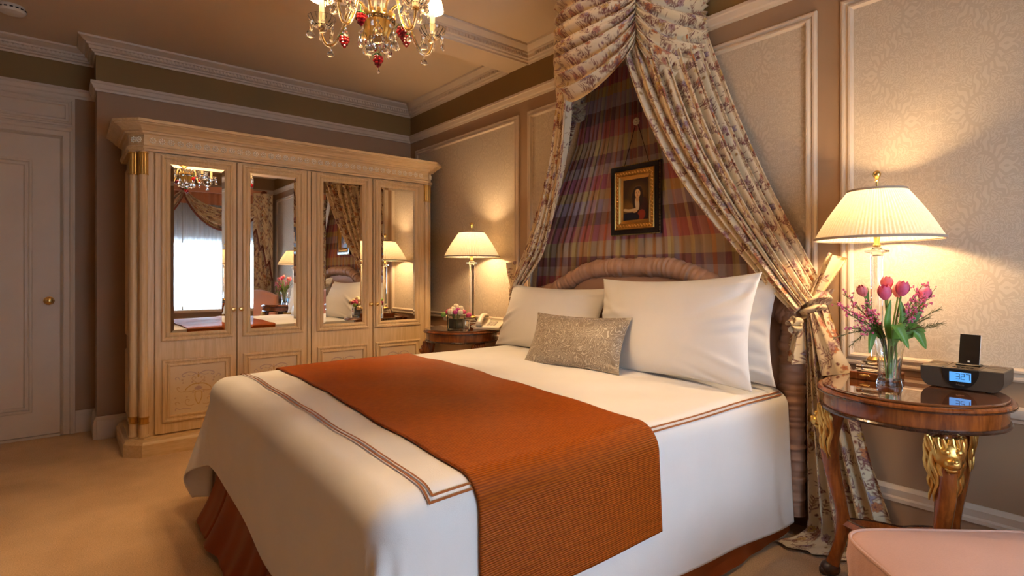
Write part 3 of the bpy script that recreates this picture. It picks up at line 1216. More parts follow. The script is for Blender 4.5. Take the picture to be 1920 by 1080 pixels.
def cover(A, B, off=0.0, flare=1.0):
    """A: arc length across (0 on the centre line), B: arc length from the wall towards the foot -> local bed coordinates"""
    ex, ey = np.maximum(np.abs(A) - HW, 0), np.maximum(B - LF, 0)
    p = 3.6
    e = (ex ** p + ey ** p) ** (1 / p)
    e = np.minimum(e, .655)
    nrm = np.sqrt(ex ** 2 + ey ** 2) + 1e-9
    dx, dy = ex / nrm * np.sign(A), ey / nrm
    q = RR * PI / 2
    h = np.where(e < q, RR * np.sin(np.minimum(e, q) / RR), RR)
    z = np.where(e < q, RR * (1 - np.cos(np.minimum(e, q) / RR)), RR + (e - q))
    hang = np.maximum(e - q, 0)
    ang = np.arctan2(ey, ex + 1e-9)
    cor = np.sin(2 * ang) ** 2
    rip = np.sin(B * 5.2 + 1.1) * .010 + np.sin(B * 11 + A * 3) * .004
    ripf = np.sin(A * 4.1 + .6) * .012 + np.sin(A * 9.3) * .005
    h = h + flare * hang * (.03 + .30 * cor * (0.6 + .4 * np.sin(ang * 9))) + hang * 2.0 * (rip * np.abs(dx) + ripf * dy)
    X = np.clip(A, -HW, HW) + dx * h
    Y = -(np.minimum(B, LF) + dy * h)
    dome = .705 - .018 * np.clip(A, -HW, HW) / HW - .012 * np.abs(np.clip(A, -HW, HW) / HW) ** 3 - .012 * (np.minimum(B, LF) / LF) ** 6
    und = .0035 * np.sin(A * 7 + B * 3) * np.sin(B * 6 - A * 2) + .002 * np.sin(A * 17 + B * 9)
    Z = dome - z + und * np.clip(1 - e * 8, 0, 1)
    P = np.stack([X, Y, Z], -1)
    if off:
        n = normals(P)
        n = np.where((n[..., 2:3].mean() < 0), -n, n)
        P = P + n * off
    return P


def cover_grid(a0, a1, b0, b1, na, nb, off=0.0):
    A, B = np.meshgrid(np.linspace(a0, a1, na), np.linspace(b0, b1, nb), indexing='ij')
    return cover(A, B, off), np.stack([A, B], -1)


cvr = tag(empty('coverlet', (BX, 0, .70)), 'white cotton coverlet with a double brown border stripe spread over the bed', 'coverlet')
SIDE, FT = .61, .49
A, B = np.meshgrid(np.linspace(-HW - SIDE, HW + SIDE, 300), np.linspace(.17, LF + FT, 280), indexing='ij')
# hem is not dead straight
sA = 1 + .07 * np.cos((B - .2) * 2.3) * (np.abs(A) > HW)
sB = 1 + .05 * np.sin(A * 3.1 + 1) * (B > LF)
A2 = np.sign(A) * (np.minimum(np.abs(A), HW) + np.maximum(np.abs(A) - HW, 0) * sA)
B2 = np.minimum(B, LF) + np.maximum(B - LF, 0) * sB
P = cover(A2, B2)
P[..., 2] -= .70
P[..., 2] = np.maximum(P[..., 2], .045 - .70)
o = grid_mesh('cloth', P, 'sheet', cvr)
sm_ = o.modifiers.new('thickness', 'SOLIDIFY')
sm_.thickness = .006
sm_.offset = 1
# embroidered double stripe
SA, SB = .935, 2.055
for k in range(2):
    i = k * .0145
    w = .0032
    segs = [('x', 1), ('y', 0), ('x', -1)]
    for kind, s in segs:
        if kind == 'x':
            a, b = SA - i, .20
            lo, hi = s * (a - w), s * (a + w)
            P, _ = cover_grid(min(lo, hi), max(lo, hi), b, SB - i + w, 3, 160, .0068)
        else:
            P, _ = cover_grid(-(SA - i) - w, SA - i + w, SB - i - w, SB - i + w, 160, 3, .0068)
        P[..., 2] -= .70
        grid_mesh('embroidered_stripe', P, 'stripe', cvr)

rn = tag(empty('bed_runner', (BX, -1.55, .70)), 'burnt orange ribbed satin runner laid across the foot of the bed', 'bed runner')
A, B = np.meshgrid(np.linspace(-HW - .40, HW + .40, 300), np.linspace(1.150, 1.905, 90), indexing='ij')
B = B + .012 * np.sin(A * 2.3) + .01 * A
P = cover(A, B, .012)
hang_ = np.maximum(np.abs(A) - HW - .1, 0)
P[..., 1] += 1.55
P[..., 2] -= .70
o = grid_mesh('cloth', P, 'runner', rn, uv=np.stack([A, B], -1))
sm_ = o.modifiers.new('thickness', 'SOLIDIFY')
sm_.thickness = .007
sm_.offset = 1


# ------------------------------------------------------------------ pillows
def pillow_mesh(w, h, t, seed, flange=0.0, nu=72, nv=52, wr=1.0, pinch=.055):
    wr = wr * 1.7
    u = np.linspace(-1, 1, nu)
    v = np.linspace(-1, 1, nv)
    U, V = np.meshgrid(np.sin(u * PI / 2) * .35 + u * .65, np.sin(v * PI / 2) * .35 + v * .65, indexing='ij')
    X = w / 2 * U * (1 - pinch * (1 - V ** 2) * np.abs(U) ** 3)
    Y = h / 2 * V * (1 - pinch * 1.3 * (1 - U ** 2) * np.abs(V) ** 3)
    Uf, Vf = np.clip(U / (1 - flange), -1, 1), np.clip(V / (1 - flange * w / h), -1, 1)
    T = t / 2 * ((1 - np.abs(Uf) ** 2.2) * (1 - np.abs(Vf) ** 2.2)) ** .62
    rr = np.random.default_rng(seed)
    W = np.zeros_like(U)
    for k in range(14):
        # wrinkles radiate from the corners and edges
        cx_, cy_ = rr.choice([-1, 1]) * rr.uniform(.75, 1.05), rr.uniform(-1, 1)
        an = math.atan2(-cy_, -cx_) + rr.uniform(-.5, .5)
        s_ = (U - cx_) * math.cos(an) + (V - cy_) * math.sin(an)
        p_ = -(U - cx_) * math.sin(an) + (V - cy_) * math.cos(an)
        W += rr.uniform(.003, .007) * np.exp(-(p_ / .05) ** 2) * np.exp(-(s_ / .4) ** 2) * rr.choice([-1, 1])
    W *= wr * np.clip(T / (t * .15), 0, 1)
    front = np.stack([X, Y, T + W], -1)
    back = np.stack([X, Y, -T * .8 - .001], -1)
    return front, back


def add_pillow(name, label, loc, w, h, t, tilt, rz, roll, mat, seed, flange=0.0, cat='pillow', group=None, wr=1.0, pinch=.085):
    f, b = pillow_mesh(w, h, t, seed, flange, wr=wr, pinch=pinch)
    nu, nv, _ = f.shape
    V_ = np.concatenate([f.reshape(-1, 3), b.reshape(-1, 3)])
    idx = np.arange(nu * nv).reshape(nu, nv)
    q = np.stack([idx[:-1, :-1], idx[1:, :-1], idx[1:, 1:], idx[:-1, 1:]], -1).reshape(-1, 4)
    fs = q.tolist() + (q[:, ::-1] + nu * nv).tolist()
    edge = list(idx[:, 0]) + list(idx[-1, 1:]) + list(idx[-2::-1, -1]) + list(idx[0, -2:0:-1])
    m_ = nu * nv
    fs += [[int(edge[i]), int(edge[i] + m_), int(edge[(i + 1) % len(edge)] + m_), int(edge[(i + 1) % len(edge)])] for i in range(len(edge))]
    mb = MB()
    mb.v = [tuple(p) for p in V_.tolist()]
    mb.f = [tuple(x) for x in fs]
    R_ = Matrix.Rotation(rz, 4, 'Z') @ Matrix.Rotation(tilt, 4, 'X') @ Matrix.Rotation(roll, 4, 'Z')
    mb.xf(R_)
    o = mb.build(name, mat, None, True, 180)
    o.location = loc
    return tag(o, label, cat, group)


add_pillow('bed_pillow', 'white bed pillow half hidden behind the pillow next to the tied-back curtain', (3.375, -.238, .928), .92, .50, .13, math.radians(81), 0, math.radians(1.5), 'pillow', 21)
add_pillow('bed_pillow', 'white bed pillow propped up beside the telephone nightstand', (2.365, -.290, .910), .93, .46, .21, math.radians(70), 0, math.radians(-1), 'pillow', 5)
add_pillow('bed_pillow', 'white front bed pillow propped up behind the silver cushion on the vase side', (3.345, -.388, .935), .95, .53, .19, math.radians(77), math.radians(-2), math.radians(2.2), 'pillow', 9)
add_pillow('lumbar_cushion', 'silver-grey scroll brocade lumbar cushion in front of the white pillows', (2.905, -.595, .838), .62, .31, .125, math.radians(64), math.radians(10), math.radians(0), 'brocade', 13, .03, 'cushion', None, .7, .075)

# ------------------------------------------------------------------ bed canopy (corona, swags, curtains)
cp = tag(empty('bed_canopy', (BX, 0, 0)), 'floral toile bed canopy with swags, tied-back curtains and a plaid lining', 'bed canopy')
EA, EB = .44, .56


def ell(th, k=1.0):
    return EA * k * np.cos(th), -EB * k * np.sin(th)


# corona board the fabric is gathered on
pts = [(EA * .9 * math.cos(a), -EB * .9 * math.sin(a)) for a in np.linspace(0, PI, 40)]
MB().prism(pts[::-1], 2.75, 2.80).build('corona_board', 'cream_wood_h', cp, False)


def swag(th0, th1, zt, z0, zm, z1, K, seed, ns=230, nt=200, skew=0.0, bulge=.07):
    s, t = np.meshgrid(np.linspace(0, 1, ns), np.linspace(0, 1, nt), indexing='ij')
    th = th0 + (th1 - th0) * s
    zend = z0 + (z1 - z0) * s
    arch = (4 * s * (1 - s)) ** .8
    zb = zend + (zm - (z0 + z1) / 2) * arch
    tt = t ** .92
    z = zt - tt * (zt - zb)
    nz1 = smooth_noise(nt, 16, seed)[None, :]
    ph = 2 * PI * K * t + 1.2 * nz1 + .9 * np.sin(3 * s + seed)
    prof = np.sin(ph) + .35 * np.sin(2 * ph + 1.0)
    amp = .030 * (.30 + .70 * arch) * np.clip(t * 8, 0, 1) * (1 - .2 * t)
    # fine ruching where the cloth is gathered on its end cords
    g = np.exp(-s / .07) + np.exp(-(1 - s) / .07)
    ruch = np.sin(2 * PI * K * 2.6 * t + 1.7 * nz1) * .014 * g
    k = 1.0 + bulge * np.sin(PI * s) * np.sin(PI * np.clip(t, 0, 1)) ** .7 + (amp * prof + ruch) / .5
    k = k - .16 * np.exp(-t / .035)            # rolls over the edge of the corona board
    k = k + .025 * (1 - g.clip(0, 1))
    x, y = EA * k * np.cos(th), -EB * k * np.sin(th)
    z = z - .010 * np.cos(ph) * arch
    P = np.stack([x, np.minimum(y, -.004), z], -1)
    uv = np.stack([s * (abs(th1 - th0) * .62) + .13 * seed, t * (zt - zm) * 1.5 + .05 * np.sin(PI * s)], -1)
    uv[..., 1] *= -1
    return cloth('swag', P, cp, uv)


D = math.radians
GA, GB = D(50), D(130)
swag(GA, GB, 2.86, 2.43, 2.165, 2.41, 8, 1)
swag(D(1), GA, 2.86, 2.29, 2.20, 2.43, 8, 2, 170, 190)
swag(GB, D(179), 2.86, 2.41, 2.20, 2.29, 8, 3, 120, 140)
# the roof of the canopy
s, t = np.meshgrid(np.linspace(0, PI, 70), np.linspace(0, 1, 8), indexing='ij')
P = np.stack([EA * .86 * t * np.cos(s), -EB * .86 * t * np.sin(s), 2.865 - .01 * t], -1)
cloth('canopy_roof', P, cp, np.stack([P[..., 0], P[..., 1]], -1))


def curtain(seed):
    """one curtain: from the corona down to its tieback (right-hand one, local x > 0)"""
    nu, nv = 430, 600
    u, v = np.meshgrid(np.linspace(0, 1, nu), np.linspace(0, 1, nv), indexing='ij')
    th = D(2) + D(64) * u
    T = np.stack([EA * .95 * np.cos(th), -EB * .95 * np.sin(th) - .005, 2.62 + 0 * u], -1)
    # narrow gathered bundle at the tieback: outer edge first
    Bt = np.stack([1.075 - .085 * u, -.075 - .10 * np.sin(PI * u) - .015 * u, 1.110 - .085 * u], -1)
    w = v ** 1.0
    sag = (.015 + .215 * u ** 1.1) * np.sin(PI * v ** .95) ** 1.0
    hx = v ** (1.25 + .10 * u)
    P = np.stack([T[..., 0] * (1 - hx) + Bt[..., 0] * hx, T[..., 1] * (1 - v ** .9) + Bt[..., 1] * v ** .9, T[..., 2] * (1 - w) + Bt[..., 2] * w], -1)
    fwd = np.clip((v - .72) / .28, 0, 1)
    P[..., 1] -= .095 * u ** 2 * fwd * fwd * (3 - 2 * fwd)      # comes forward over the headboard's shoulder
    P[..., 2] -= sag * .55
    P[..., 0] -= sag * .18
    N = normals(P)
    if N[nu // 2, nv // 2, 1] > 0:
        N = -N
    K = 7.5
    nz = smooth_noise(nu, 14, seed)[:, None]
    ph = 2 * PI * K * u + .9 * nz + .5 * np.sin(3 * v + 5 * u)
    prof = np.sin(ph) + .4 * np.sin(2 * ph + .8) + .5 * np.sin(ph * .37 + 2)
    amp = .028 * (1 - .55 * v) * np.clip(.5 + 2 * v, 0, 1)
    P = P + N * (amp * prof)[..., None]
    # folds also lean sideways over one another
    du = np.gradient(P, axis=0)
    du /= np.linalg.norm(du, axis=-1, keepdims=True) + 1e-9
    P = P + du * (amp * .5 * np.cos(ph))[..., None]
    P[..., 1] = np.minimum(P[..., 1], -.03)
    uv = np.stack([u * 1.25 + .1 * seed, v * 1.85], -1)
    uv[..., 1] *= -1
    return P, uv


def tail(seed):
    """the part of the curtain below the tieback, spilling on the floor"""
    nu, nv = 330, 400
    u, v = np.meshgrid(np.linspace(0, 1, nu), np.linspace(0, 1, nv), indexing='ij')
    Lh = 1.22
    s = v * Lh
    zf = 1.06
    z = zf - s
    left = np.interp(v, [0, .12, .3, .55, .8, .92, 1], [1.0, 1.008, 1.014, 1.022, 1.028, 1.005, .965])
    right = np.interp(v, [0, .12, .3, .55, .8, .92, 1], [1.080, 1.125, 1.165, 1.235, 1.325, 1.375, 1.40])
    x = left + (right - left) * u
    y = -.105 - .065 * np.sin(PI * u) * (1 - .3 * v) - .03 * (1 - u) * v + .045 * u * v
    K = 6
    ph = 2 * PI * K * u + 1.1 * smooth_noise(nu, 12, seed)[:, None] + .7 * np.sin(2.5 * v + 4 * u)
    prof = np.sin(ph) + .4 * np.sin(2 * ph + .7)
    amp = (.010 + .022 * v) * np.clip(1 - np.maximum(s - zf + .06, 0) * 5.5, .12, 1)
    y = y - amp * prof
    x = x + amp * .6 * np.cos(ph)
    # puddle: what would fall below the floor turns outwards along it
    over = np.maximum(s - (zf - .02), 0)
    y = y - over * (1.0 - .65 * u) - .04 * over * np.sin(ph)
    x = x - over * .3 * (1 - u)
    z = .014 + .5 * (z + np.sqrt(z * z + .035 ** 2)) + .006 * (1 + np.sin(ph)) * np.exp(-(z / .05) ** 2)
    y = np.minimum(y, -.035)
    P = np.stack([x, y, z], -1)
    uv = np.stack([u * .95 + .23 * seed, -(v * Lh * 1.02) - 1.9], -1)
    return P, uv


P, uv = curtain(3)
cu = cloth('curtain', P, cp, uv)
Pt, uvt = tail(5)
ct = cloth('curtain_tail', Pt, cp, uvt)
share(cu, 'curtain', cp, scale=(-1, 1, 1))
share(ct, 'curtain_tail', cp, scale=(-1, 1, 1))


# tieback: a sash round the curtain with two flared ends and a choux
def sash():
    n, m = 90, 26
    a, b = np.meshgrid(np.linspace(0, 2 * PI, n), np.linspace(-1, 1, m), indexing='ij')
    r = .056 + .008 * np.sin(7 * b + 2 * a) - .010 * b ** 2
    P = np.stack([1.045 + r * 1.0 * np.cos(a) + .018 * b, -.115 + r * 1.25 * np.sin(a), 1.055 + .052 * b + .03 * np.cos(a)], -1)
    P[..., 1] = np.minimum(P[..., 1], -.032)
    uv = np.stack([a * .08, b * .07], -1)
    return P, uv


def ear(p0, p1, wid, seed, droop=0.0):
    n, m = 70, 60
    t, w = np.meshgrid(np.linspace(0, 1, n), np.linspace(-1, 1, m), indexing='ij')
    p0, p1 = np.array(p0), np.array(p1)
    d = p1 - p0
    d = d / np.linalg.norm(d)
    side = np.cross(d, (0, -1, 0))
    side /= np.linalg.norm(side)
    wd = .016 + (wid - .016) * t ** .8
    P = p0 + (p1 - p0) * t[..., None] + side * (w * wd)[..., None]
    P[..., 1] += -.030 * np.cos(w * PI * 1.2 + .5) * t - .012 * np.sin(w * 7 + seed) * (.4 + t)
    P[..., 2] -= droop * t ** 2
    P[..., 1] = np.minimum(P[..., 1], -.03)
    uv = np.stack([t * .25 + seed * .17, w * wid * 1.2 + .3], -1)
    return P, uv


for sgn in (1, -1):
    Ps, us = sash()
    tb = cloth('tieback', Ps, cp, us)
    P1, u1 = ear((1.045, -.165, 1.07), (1.135, -.125, 1.285), .048, 1)
    e1 = cloth('sash_end', P1, tb, u1)
    P2, u2 = ear((1.005, -.185, 1.00), (.975, -.185, .80), .050, 4)
    e2 = cloth('sash_end', P2, tb, u2)
    P3, u3 = ear((1.055, -.180, 1.03), (1.115, -.150, .76), .085, 6)
    e3 = cloth('sash_end', P3, tb, u3)
    n, m = 60, 30
    a, b = np.meshgrid(np.linspace(0, 2 * PI, n), np.linspace(0, 1, m), indexing='ij')
    r = .036 * np.sin(PI * (.08 + .9 * b)) * (1 + .13 * np.sin(5 * a + 9 * b))
    Pc = np.stack([.992 + r * np.cos(a), -.205 - .030 * (b - .5), .975 + r * np.sin(a)], -1)
    Pc[..., 1] -= .012 * np.sin(4 * a + 6 * b)
    ch = cloth('choux_rosette', Pc, tb, np.stack([a * .01 + .01, b * .02 + .31], -1))
    if sgn < 0:
        tb.scale = (-1, 1, 1)

# pleated plaid lining against the wall
nu, nv = 620, 70
u, v = np.meshgrid(np.linspace(-1, 1, nu), np.linspace(0, 1, nv), indexing='ij')
z = 2.53 - v * 1.88
hwid = np.interp(v, [0, .25, .6, 1], [.42, .54, .92, 1.0])
xx = u * hwid
ph = (u * .95) * 2 * PI / .066
y = -.024 - .015 * (np.abs(((ph / (2 * PI)) % 1) * 2 - 1) ** .7) - .004 * np.sin(ph * .31 + 3 * v)
P = np.stack([xx, y, z], -1)
uv = np.stack([u * .95 * 1.55 + 2.0, z], -1)
ln_ = grid_mesh('plaid_lining', P, 'plaid', cp, uv=uv)

# ------------------------------------------------------------------ portrait hung on the lining
pt = tag(empty('framed_portrait', (2.895, -.048, 1.44)), 'small portrait of a reading woman in a black and gilt frame on the plaid lining', 'painting')
PW, PH = .37, .432


def portrait():
    w, h = .19, .25
    c = Canvas(w, h, .0016, (.035, .014, .006))
    for k in range(14):
        c.stamp(.045, .075, .075 - k * .004, .07 - k * .004, .4, (.05 + .012 * k, .022 + .006 * k, .006 + .001 * k), .4)
    for k in range(10):
        c.stamp(.150, .150, .05 - k * .004, .06 - k * .005, .2, (.05 + .014 * k, .022 + .007 * k, .006 + .001 * k), .4)
    for k in range(8):
        c.stamp(.112, .165, .085 - k * .006, .075 - k * .005, .2, (.05 + .012 * k, .022 + .006 * k, .006 + .001 * k), .35)
    dk = (.020, .010, .008)
    c.stamp(.135, .055, .052, .075, .25, dk)                 # dark jacket
    c.stamp(.150, .085, .030, .050, -.3, (.045, .016, .012))
    c.stamp(.112, .165, .035, .042, 0, dk)                   # hair and cap
    c.stamp(.080, .120, .010, .048, .12, dk)
    c.stamp(.140, .125, .011, .045, -.15, dk)
    c.stamp(.112, .192, .030, .016, .1, (.14, .08, .04))
    c.stamp(.112, .188, .027, .013, .1, dk)
    c.stamp(.108, .098, .016, .040, .12, (.62, .47, .27))    # blouse
    c.stamp(.110, .128, .013, .018, 0, (.60, .33, .14))      # neck
    c.stamp(.111, .160, .020, .026, .08, (.74, .44, .18))    # face
    c.stamp(.116, .163, .012, .019, .1, (.82, .54, .26), .6)
    for x in (.104, .119):
        c.stamp(x, .163, .0034, .0022, 0, (.05, .02, .01))
        c.stamp(x, .1685, .0044, .0012, 0, (.12, .05, .02))
    c.stamp(.112, .155, .0020, .006, 0, (.52, .25, .09))
    c.stamp(.112, .1455, .0052, .0020, 0, (.45, .06, .03))
    c.stamp(.138, .028, .028, .034, -.5, (.26, .030, .014))  # red drapery
    c.stamp(.04, .014, .085, .034, .05, (.012, .012, .020))  # table edge
    c.line([(.012, .066), (.05, .060), (.098, .064)], .016, (.66, .48, .24))   # open book
    c.line([(.012, .056), (.05, .050), (.098, .053)], .004, (.25, .12, .04))
    c.stamp(.095, .054, .017, .008, .3, (.66, .38, .15))     # hand
    return c


PO = portrait()
nu, nv = 110, 145
U, V = np.meshgrid(np.linspace(0, 1, nu), np.linspace(0, 1, nv), indexing='ij')
P = np.stack([(U - .5) * .19, np.full_like(U, -.014), .091 + V * .25], -1)
MB().frame((-PW / 2, -.0, 0), (1, 0, 0), (0, 0, 1), PW, PH, [(0, 0), (0, .020), (.003, .024), (.006, .020), (.008, .030), (.034, .030), (.038, .022)]).build('outer_frame', 'black_frame', pt, True, 30)
g = MB().frame((-PW / 2 + .036, 0, .036), (1, 0, 0), (0, 0, 1), PW - .072, PH - .072, [(0, .018), (0, .030), (.004, .034), (.008, .028), (.030, .026), (.034, .030), (.038, .024), (.050, .017), (.056, .014)])
go = g.build('gilt_frame', 'old_gold', pt, True, 30)
grid_mesh('painted_canvas', P, 'oil_paint', pt, col=PO.sample(np.stack([U * .19, V * .25], -1)), smooth=False)
MB().box(-PW / 2 + .03, PW / 2 - .03, -.013, -.001, .03, PH - .03).build('backing', 'black_frame', pt, False)
mb = MB()
for side in range(4):
    Ls = (PW if side % 2 == 0 else PH) - .11
    n = int(Ls / .021)
    for i in range(n):
        a = -Ls / 2 + (i + .5) * Ls / n
        q = []
        for k in range(9):
            tt = k / 8
            q.append((a + (tt - .5) * .017, .007 * math.sin(tt * 2 * PI)))
        if side % 2 == 0:
            zz = .055 if side == 0 else PH - .055
            mb.tube([(x, -.029, zz + y) for x, y in q], .0027, 5)
        else:
            xx_ = -PW / 2 + .055 if side == 1 else PW / 2 - .055
            mb.tube([(xx_ + y, -.029, PH / 2 + x) for x, y in q], .0027, 5)
tag(mb.build('scroll_ornament', 'gold', go), kind='stuff')
mb = MB()
for side in range(4):
    Ls = PW if side % 2 == 0 else PH
    n = int(Ls / .0085)
    for i in range(n):
        a = (i + .5) * Ls / n
        p = [(a - PW / 2, -.022, .003), (-PW / 2 + .003, -.022, a), (a - PW / 2, -.022, PH - .003), (PW / 2 - .003, -.022, a)][side]
        mb.ball(p, .0032, 6, 4)
tag(mb.build('bead_edge', 'old_gold', pt), kind='stuff')
for s in (-1, 1):
    MB().tube([(s * .095, -.004, PH - .01), (s * .006, .000, .685)], .0022, 6).build('cord', 'mahogany_dark', pt)
hk = MB()
for k in range(8):
    a = 2 * PI * k / 8
    hk.ball((.016 * math.cos(a), -.006, .69 + .016 * math.sin(a)), (.009, .006, .009), 8, 6)
hk.ball((0, -.010, .69), .009, 10, 8)
hk.build('hanging_rosette', 'cream_bloom', pt)


# ------------------------------------------------------------------ nightstands
def make_table(name, loc, rz, label, gilt):
    t = tag(empty(name, loc, rz), label, 'nightstand')
    r = .295
    MB().lathe([(0, .7765), (r - .020, .7765), (r - .018, .7785), (r - .018, .783), (r - .020, .785), (0, .785)], 72).build('glass_top', 'tabletop_glass', t, True, 30)
    tp = MB().lathe([(0, .755), (r - .018, .755), (r - .006, .758), (r, .764), (r, .770), (r - .006, .776), (0, .777)], 72).build('table_top', 'mahogany', t, True, 30)
    MB().lathe([(r - .012, .7535), (r + .0015, .758), (r + .0015, .7625), (r - .012, .7625)], 72, caps=False).build('ebonised_rim', 'mahogany_dark', tp, True, 30)
    ap = MB().lathe([(.10, .697), (r - .022, .697), (r - .019, .705), (r - .019, .757), (.10, .757)], 72).build('apron', 'mahogany', t, True, 30)
    MB().lathe([(r - .026, .688), (r - .013, .690), (r - .010, .697), (r - .014, .703), (r - .026, .703)], 72, caps=False).build('ebonised_bead', 'mahogany_dark', ap, True, 30)
    angs = [D(186), D(-54), D(66)] if gilt else [D(-6), D(234), D(114)]
    angs = [q - rz for q in angs]
    for ai, a in enumerate(angs):
        ca, sa = math.cos(a), math.sin(a)
        side = Vector((-sa, ca, 0))

        def rp(s_, z_, o_=0.0):
            return (s_ * ca - o_ * sa, s_ * sa + o_ * ca, z_)
        prof = [(.225, .70, .030, .030), (.245, .64, .036, .034), (.262, .57, .038, .034), (.262, .50, .034, .031), (.250, .42, .030, .028), (.232, .34, .026, .025),
                (.218, .27, .024, .023), (.213, .215, .026, .023), (.222, .15, .023, .021), (.238, .09, .022, .021), (.250, .05, .025, .024)]
        cpts = catmull([(s_, z_, ra) for s_, z_, ra, rb in prof], 4)
        lg = MB().tube([rp(p[0], p[1]) for p in cpts], [(p[2], p[2] * .85) for p in cpts], 14, flat=(ca, sa, 0)).build('leg', 'mahogany', t, True, 60)
        # paw
        mb = MB().ball(rp(.258, .028), (.036, .036, .029), 16, 10)
        for k in (-1.5, -.5, .5, 1.5):
            mb.ball(rp(.284 - .004 * abs(k), .016, k * .014), (.016, .012, .016), 10, 8)
        mb.build('paw_foot', 'lion_dark', lg)
        # lion mask with a wavy mane
        m_ = 'gold' if gilt else 'mahogany'
        mb = MB().ball(rp(.270, .625), (.042, .042, .050), 16, 12)
        mb.ball(rp(.306, .608), (.024, .024, .022), 12, 10)
        mb.ball(rp(.322, .618), (.010, .012, .008), 8, 6)
        mb.ball(rp(.300, .586), (.016, .015, .012), 10, 8)
        for k in (-1, 1):
            mb.ball(rp(.302, .642, k * .017), (.013, .013, .011), 8, 6)
            mb.ball(rp(.264, .668, k * .030), (.012, .012, .014), 8, 6)
        for i in range(19):
            q = -1.0 + 2.0 * i / 18
            ph_ = i * 1.7
            ptsm = []
            for k in range(11):
                f = k / 10
                oo = math.sin(q * 1.75) * (.050 - .016 * f) + .006 * math.sin(f * 11 + ph_)
                ss_ = .258 + math.cos(q * 1.75) * .036 * (1 - .35 * f) - .004 * abs(q) + .005 * math.cos(f * 9 + ph_)
                ptsm.append(rp(ss_, .682 - f * (.185 + .03 * math.cos(ph_)), oo))
            mb.tube(ptsm, [.006, .008, .009, .0095, .009, .009, .008, .0075, .0065, .005, .002], 6)
        mb.build('lion_head', m_, lg, True, 60)
    # concave stretchers from leg to leg
    for i in range(3):
        a, b = angs[i], angs[(i + 1) % 3]
        da = (b - a + PI) % (2 * PI) - PI
        pts_ = []
        for k in range(17):
            f = k / 16
            aa = a + da * f
            rr_ = .213 - .135 * math.sin(PI * f) ** .8
            pts_.append((rr_ * math.cos(aa), rr_ * math.sin(aa), .222))
        st = MB().tube(pts_, [(.022, .017)] * 17, 4, flat=(0, 0, 1)).build('stretcher', 'mahogany', t, False)
        MB().tube([(p[0], p[1], p[2] + .018) for p in pts_], .0045, 6).build('ebonised_line', 'mahogany_dark', st)
    return t


TR, TL = (4.36, -.345, 0), (1.44, -.345, 0)
TZ = .785
make_table('nightstand', TR, 0.0, 'round mahogany nightstand with gilded lion-head legs holding the alarm clock', True)
make_table('nightstand', TL, D(28), 'round mahogany nightstand with carved legs holding the telephone', False)


# ------------------------------------------------------------------ table lamps
def make_lamp(loc, label):
    t = tag(empty('table_lamp', loc), label, 'lamp', None)
    pl = MB().box(-.075, .075, -.07, .07, 0, .030, .003).build('wooden_plinth', 'mahogany', t, False)
    mb = MB().ball((-.02, -.071, .017), (.012, .003, .006), 10, 8).ball((-.032, -.071, .019), (.006, .003, .004), 8, 6).ball((-.008, -.071, .019), (.006, .003, .004), 8, 6)
    mb.build('brass_mount', 'brass', pl)
    MB().box(-.058, .058, -.055, .055, .0305, .056, .004).build('crystal_base', 'crystal', t, False)
    MB().box(-.043, .043, -.042, .042, .0565, .072, .004).build('crystal_step', 'crystal', t, False)
    MB().lathe([(0, .0725), (.034, .0725), (.036, .078), (.030, .083), (.024, .090), (0, .090)], 28).build('brass_foot', 'brass', t)
    MB().lathe([(0, .0905), (.019, .0905), (.0215, .45), (.0225, .488), (0, .488)], 8, a0=PI / 8).build('crystal_column', 'crystal', t, False)
    MB().lathe([(0, .4885), (.020, .4885), (.022, .498), (.042, .504), (.042, .511), (.022, .514), (.014, .524), (0, .524)], 28).build('crystal_collar', 'crystal', t, True, 30)
    sk = MB().lathe([(0, .5245), (.012, .5245), (.014, .532), (.009, .54), (.011, .56), (.011, .60), (0, .60)], 20).build('socket', 'brass', t)
    MB().tube([(0, 0, .60), (0, 0, .775)], .003, 8).build('harp_rod', 'brass', sk)
    MB().ball((0, 0, .640), (.024, .024, .032), 16, 12).build('bulb', 'bulb', sk)
    fin = MB().lathe([(0, .752), (.008, .753), (.008, .758), (.004, .762), (.004, .785), (.008, .788), (.005, .793), (.007, .797), (.0135, .808), (.0145, .815), (.0125, .823), (.005, .829), (0, .830)], 20)
    fin.build('finial', 'brass', t)
    # pleated shade
    NP = 96
    n = NP * 6
    a = np.linspace(0, 2 * PI, n, endpoint=False)
    pl_ = np.abs(((a * NP / (2 * PI)) % 1) * 2 - 1)
    f = np.linspace(0, 1, 12)
    A_, F_ = np.meshgrid(a, f, indexing='ij')
    base = .220 + (.100 - .220) * F_ + .006 * np.sin(PI * F_)
    rr_ = base - (.0085 - .0035 * F_) * pl_[:, None]
    P = np.stack([rr_ * np.cos(A_), rr_ * np.sin(A_), .557 + .193 * F_], -1)
    sh = grid_mesh('lamp_shade', P, 'shade', t, closed_u=True)
    MB().lathe([(.2175, .552), (.2225, .552), (.2225, .562), (.2150, .562)], 64, caps=False).build('shade_braid', 'shade_trim', sh)
    MB().lathe([(.098, .744), (.1035, .744), (.1015, .753), (.096, .753)], 64, caps=False).build('shade_braid', 'shade_trim', sh)
    for k in range(3):
        q = 2 * PI * k / 3
        MB().tube([(0, 0, .748), (.098 * math.cos(q), .098 * math.sin(q), .748)], .0018, 6).build('spider_wire', 'brass', sh)
    l = bpy.data.lights.new('lamp_light', 'POINT')
    l.energy = LAMP_W
    l.color = LAMP_COL
    l.shadow_soft_size = .035
    lo = bpy.data.objects.new('lamp_light', l)
    COL.objects.link(lo)
    lo.parent = t
    lo.location = (0, 0, .650)
    return t


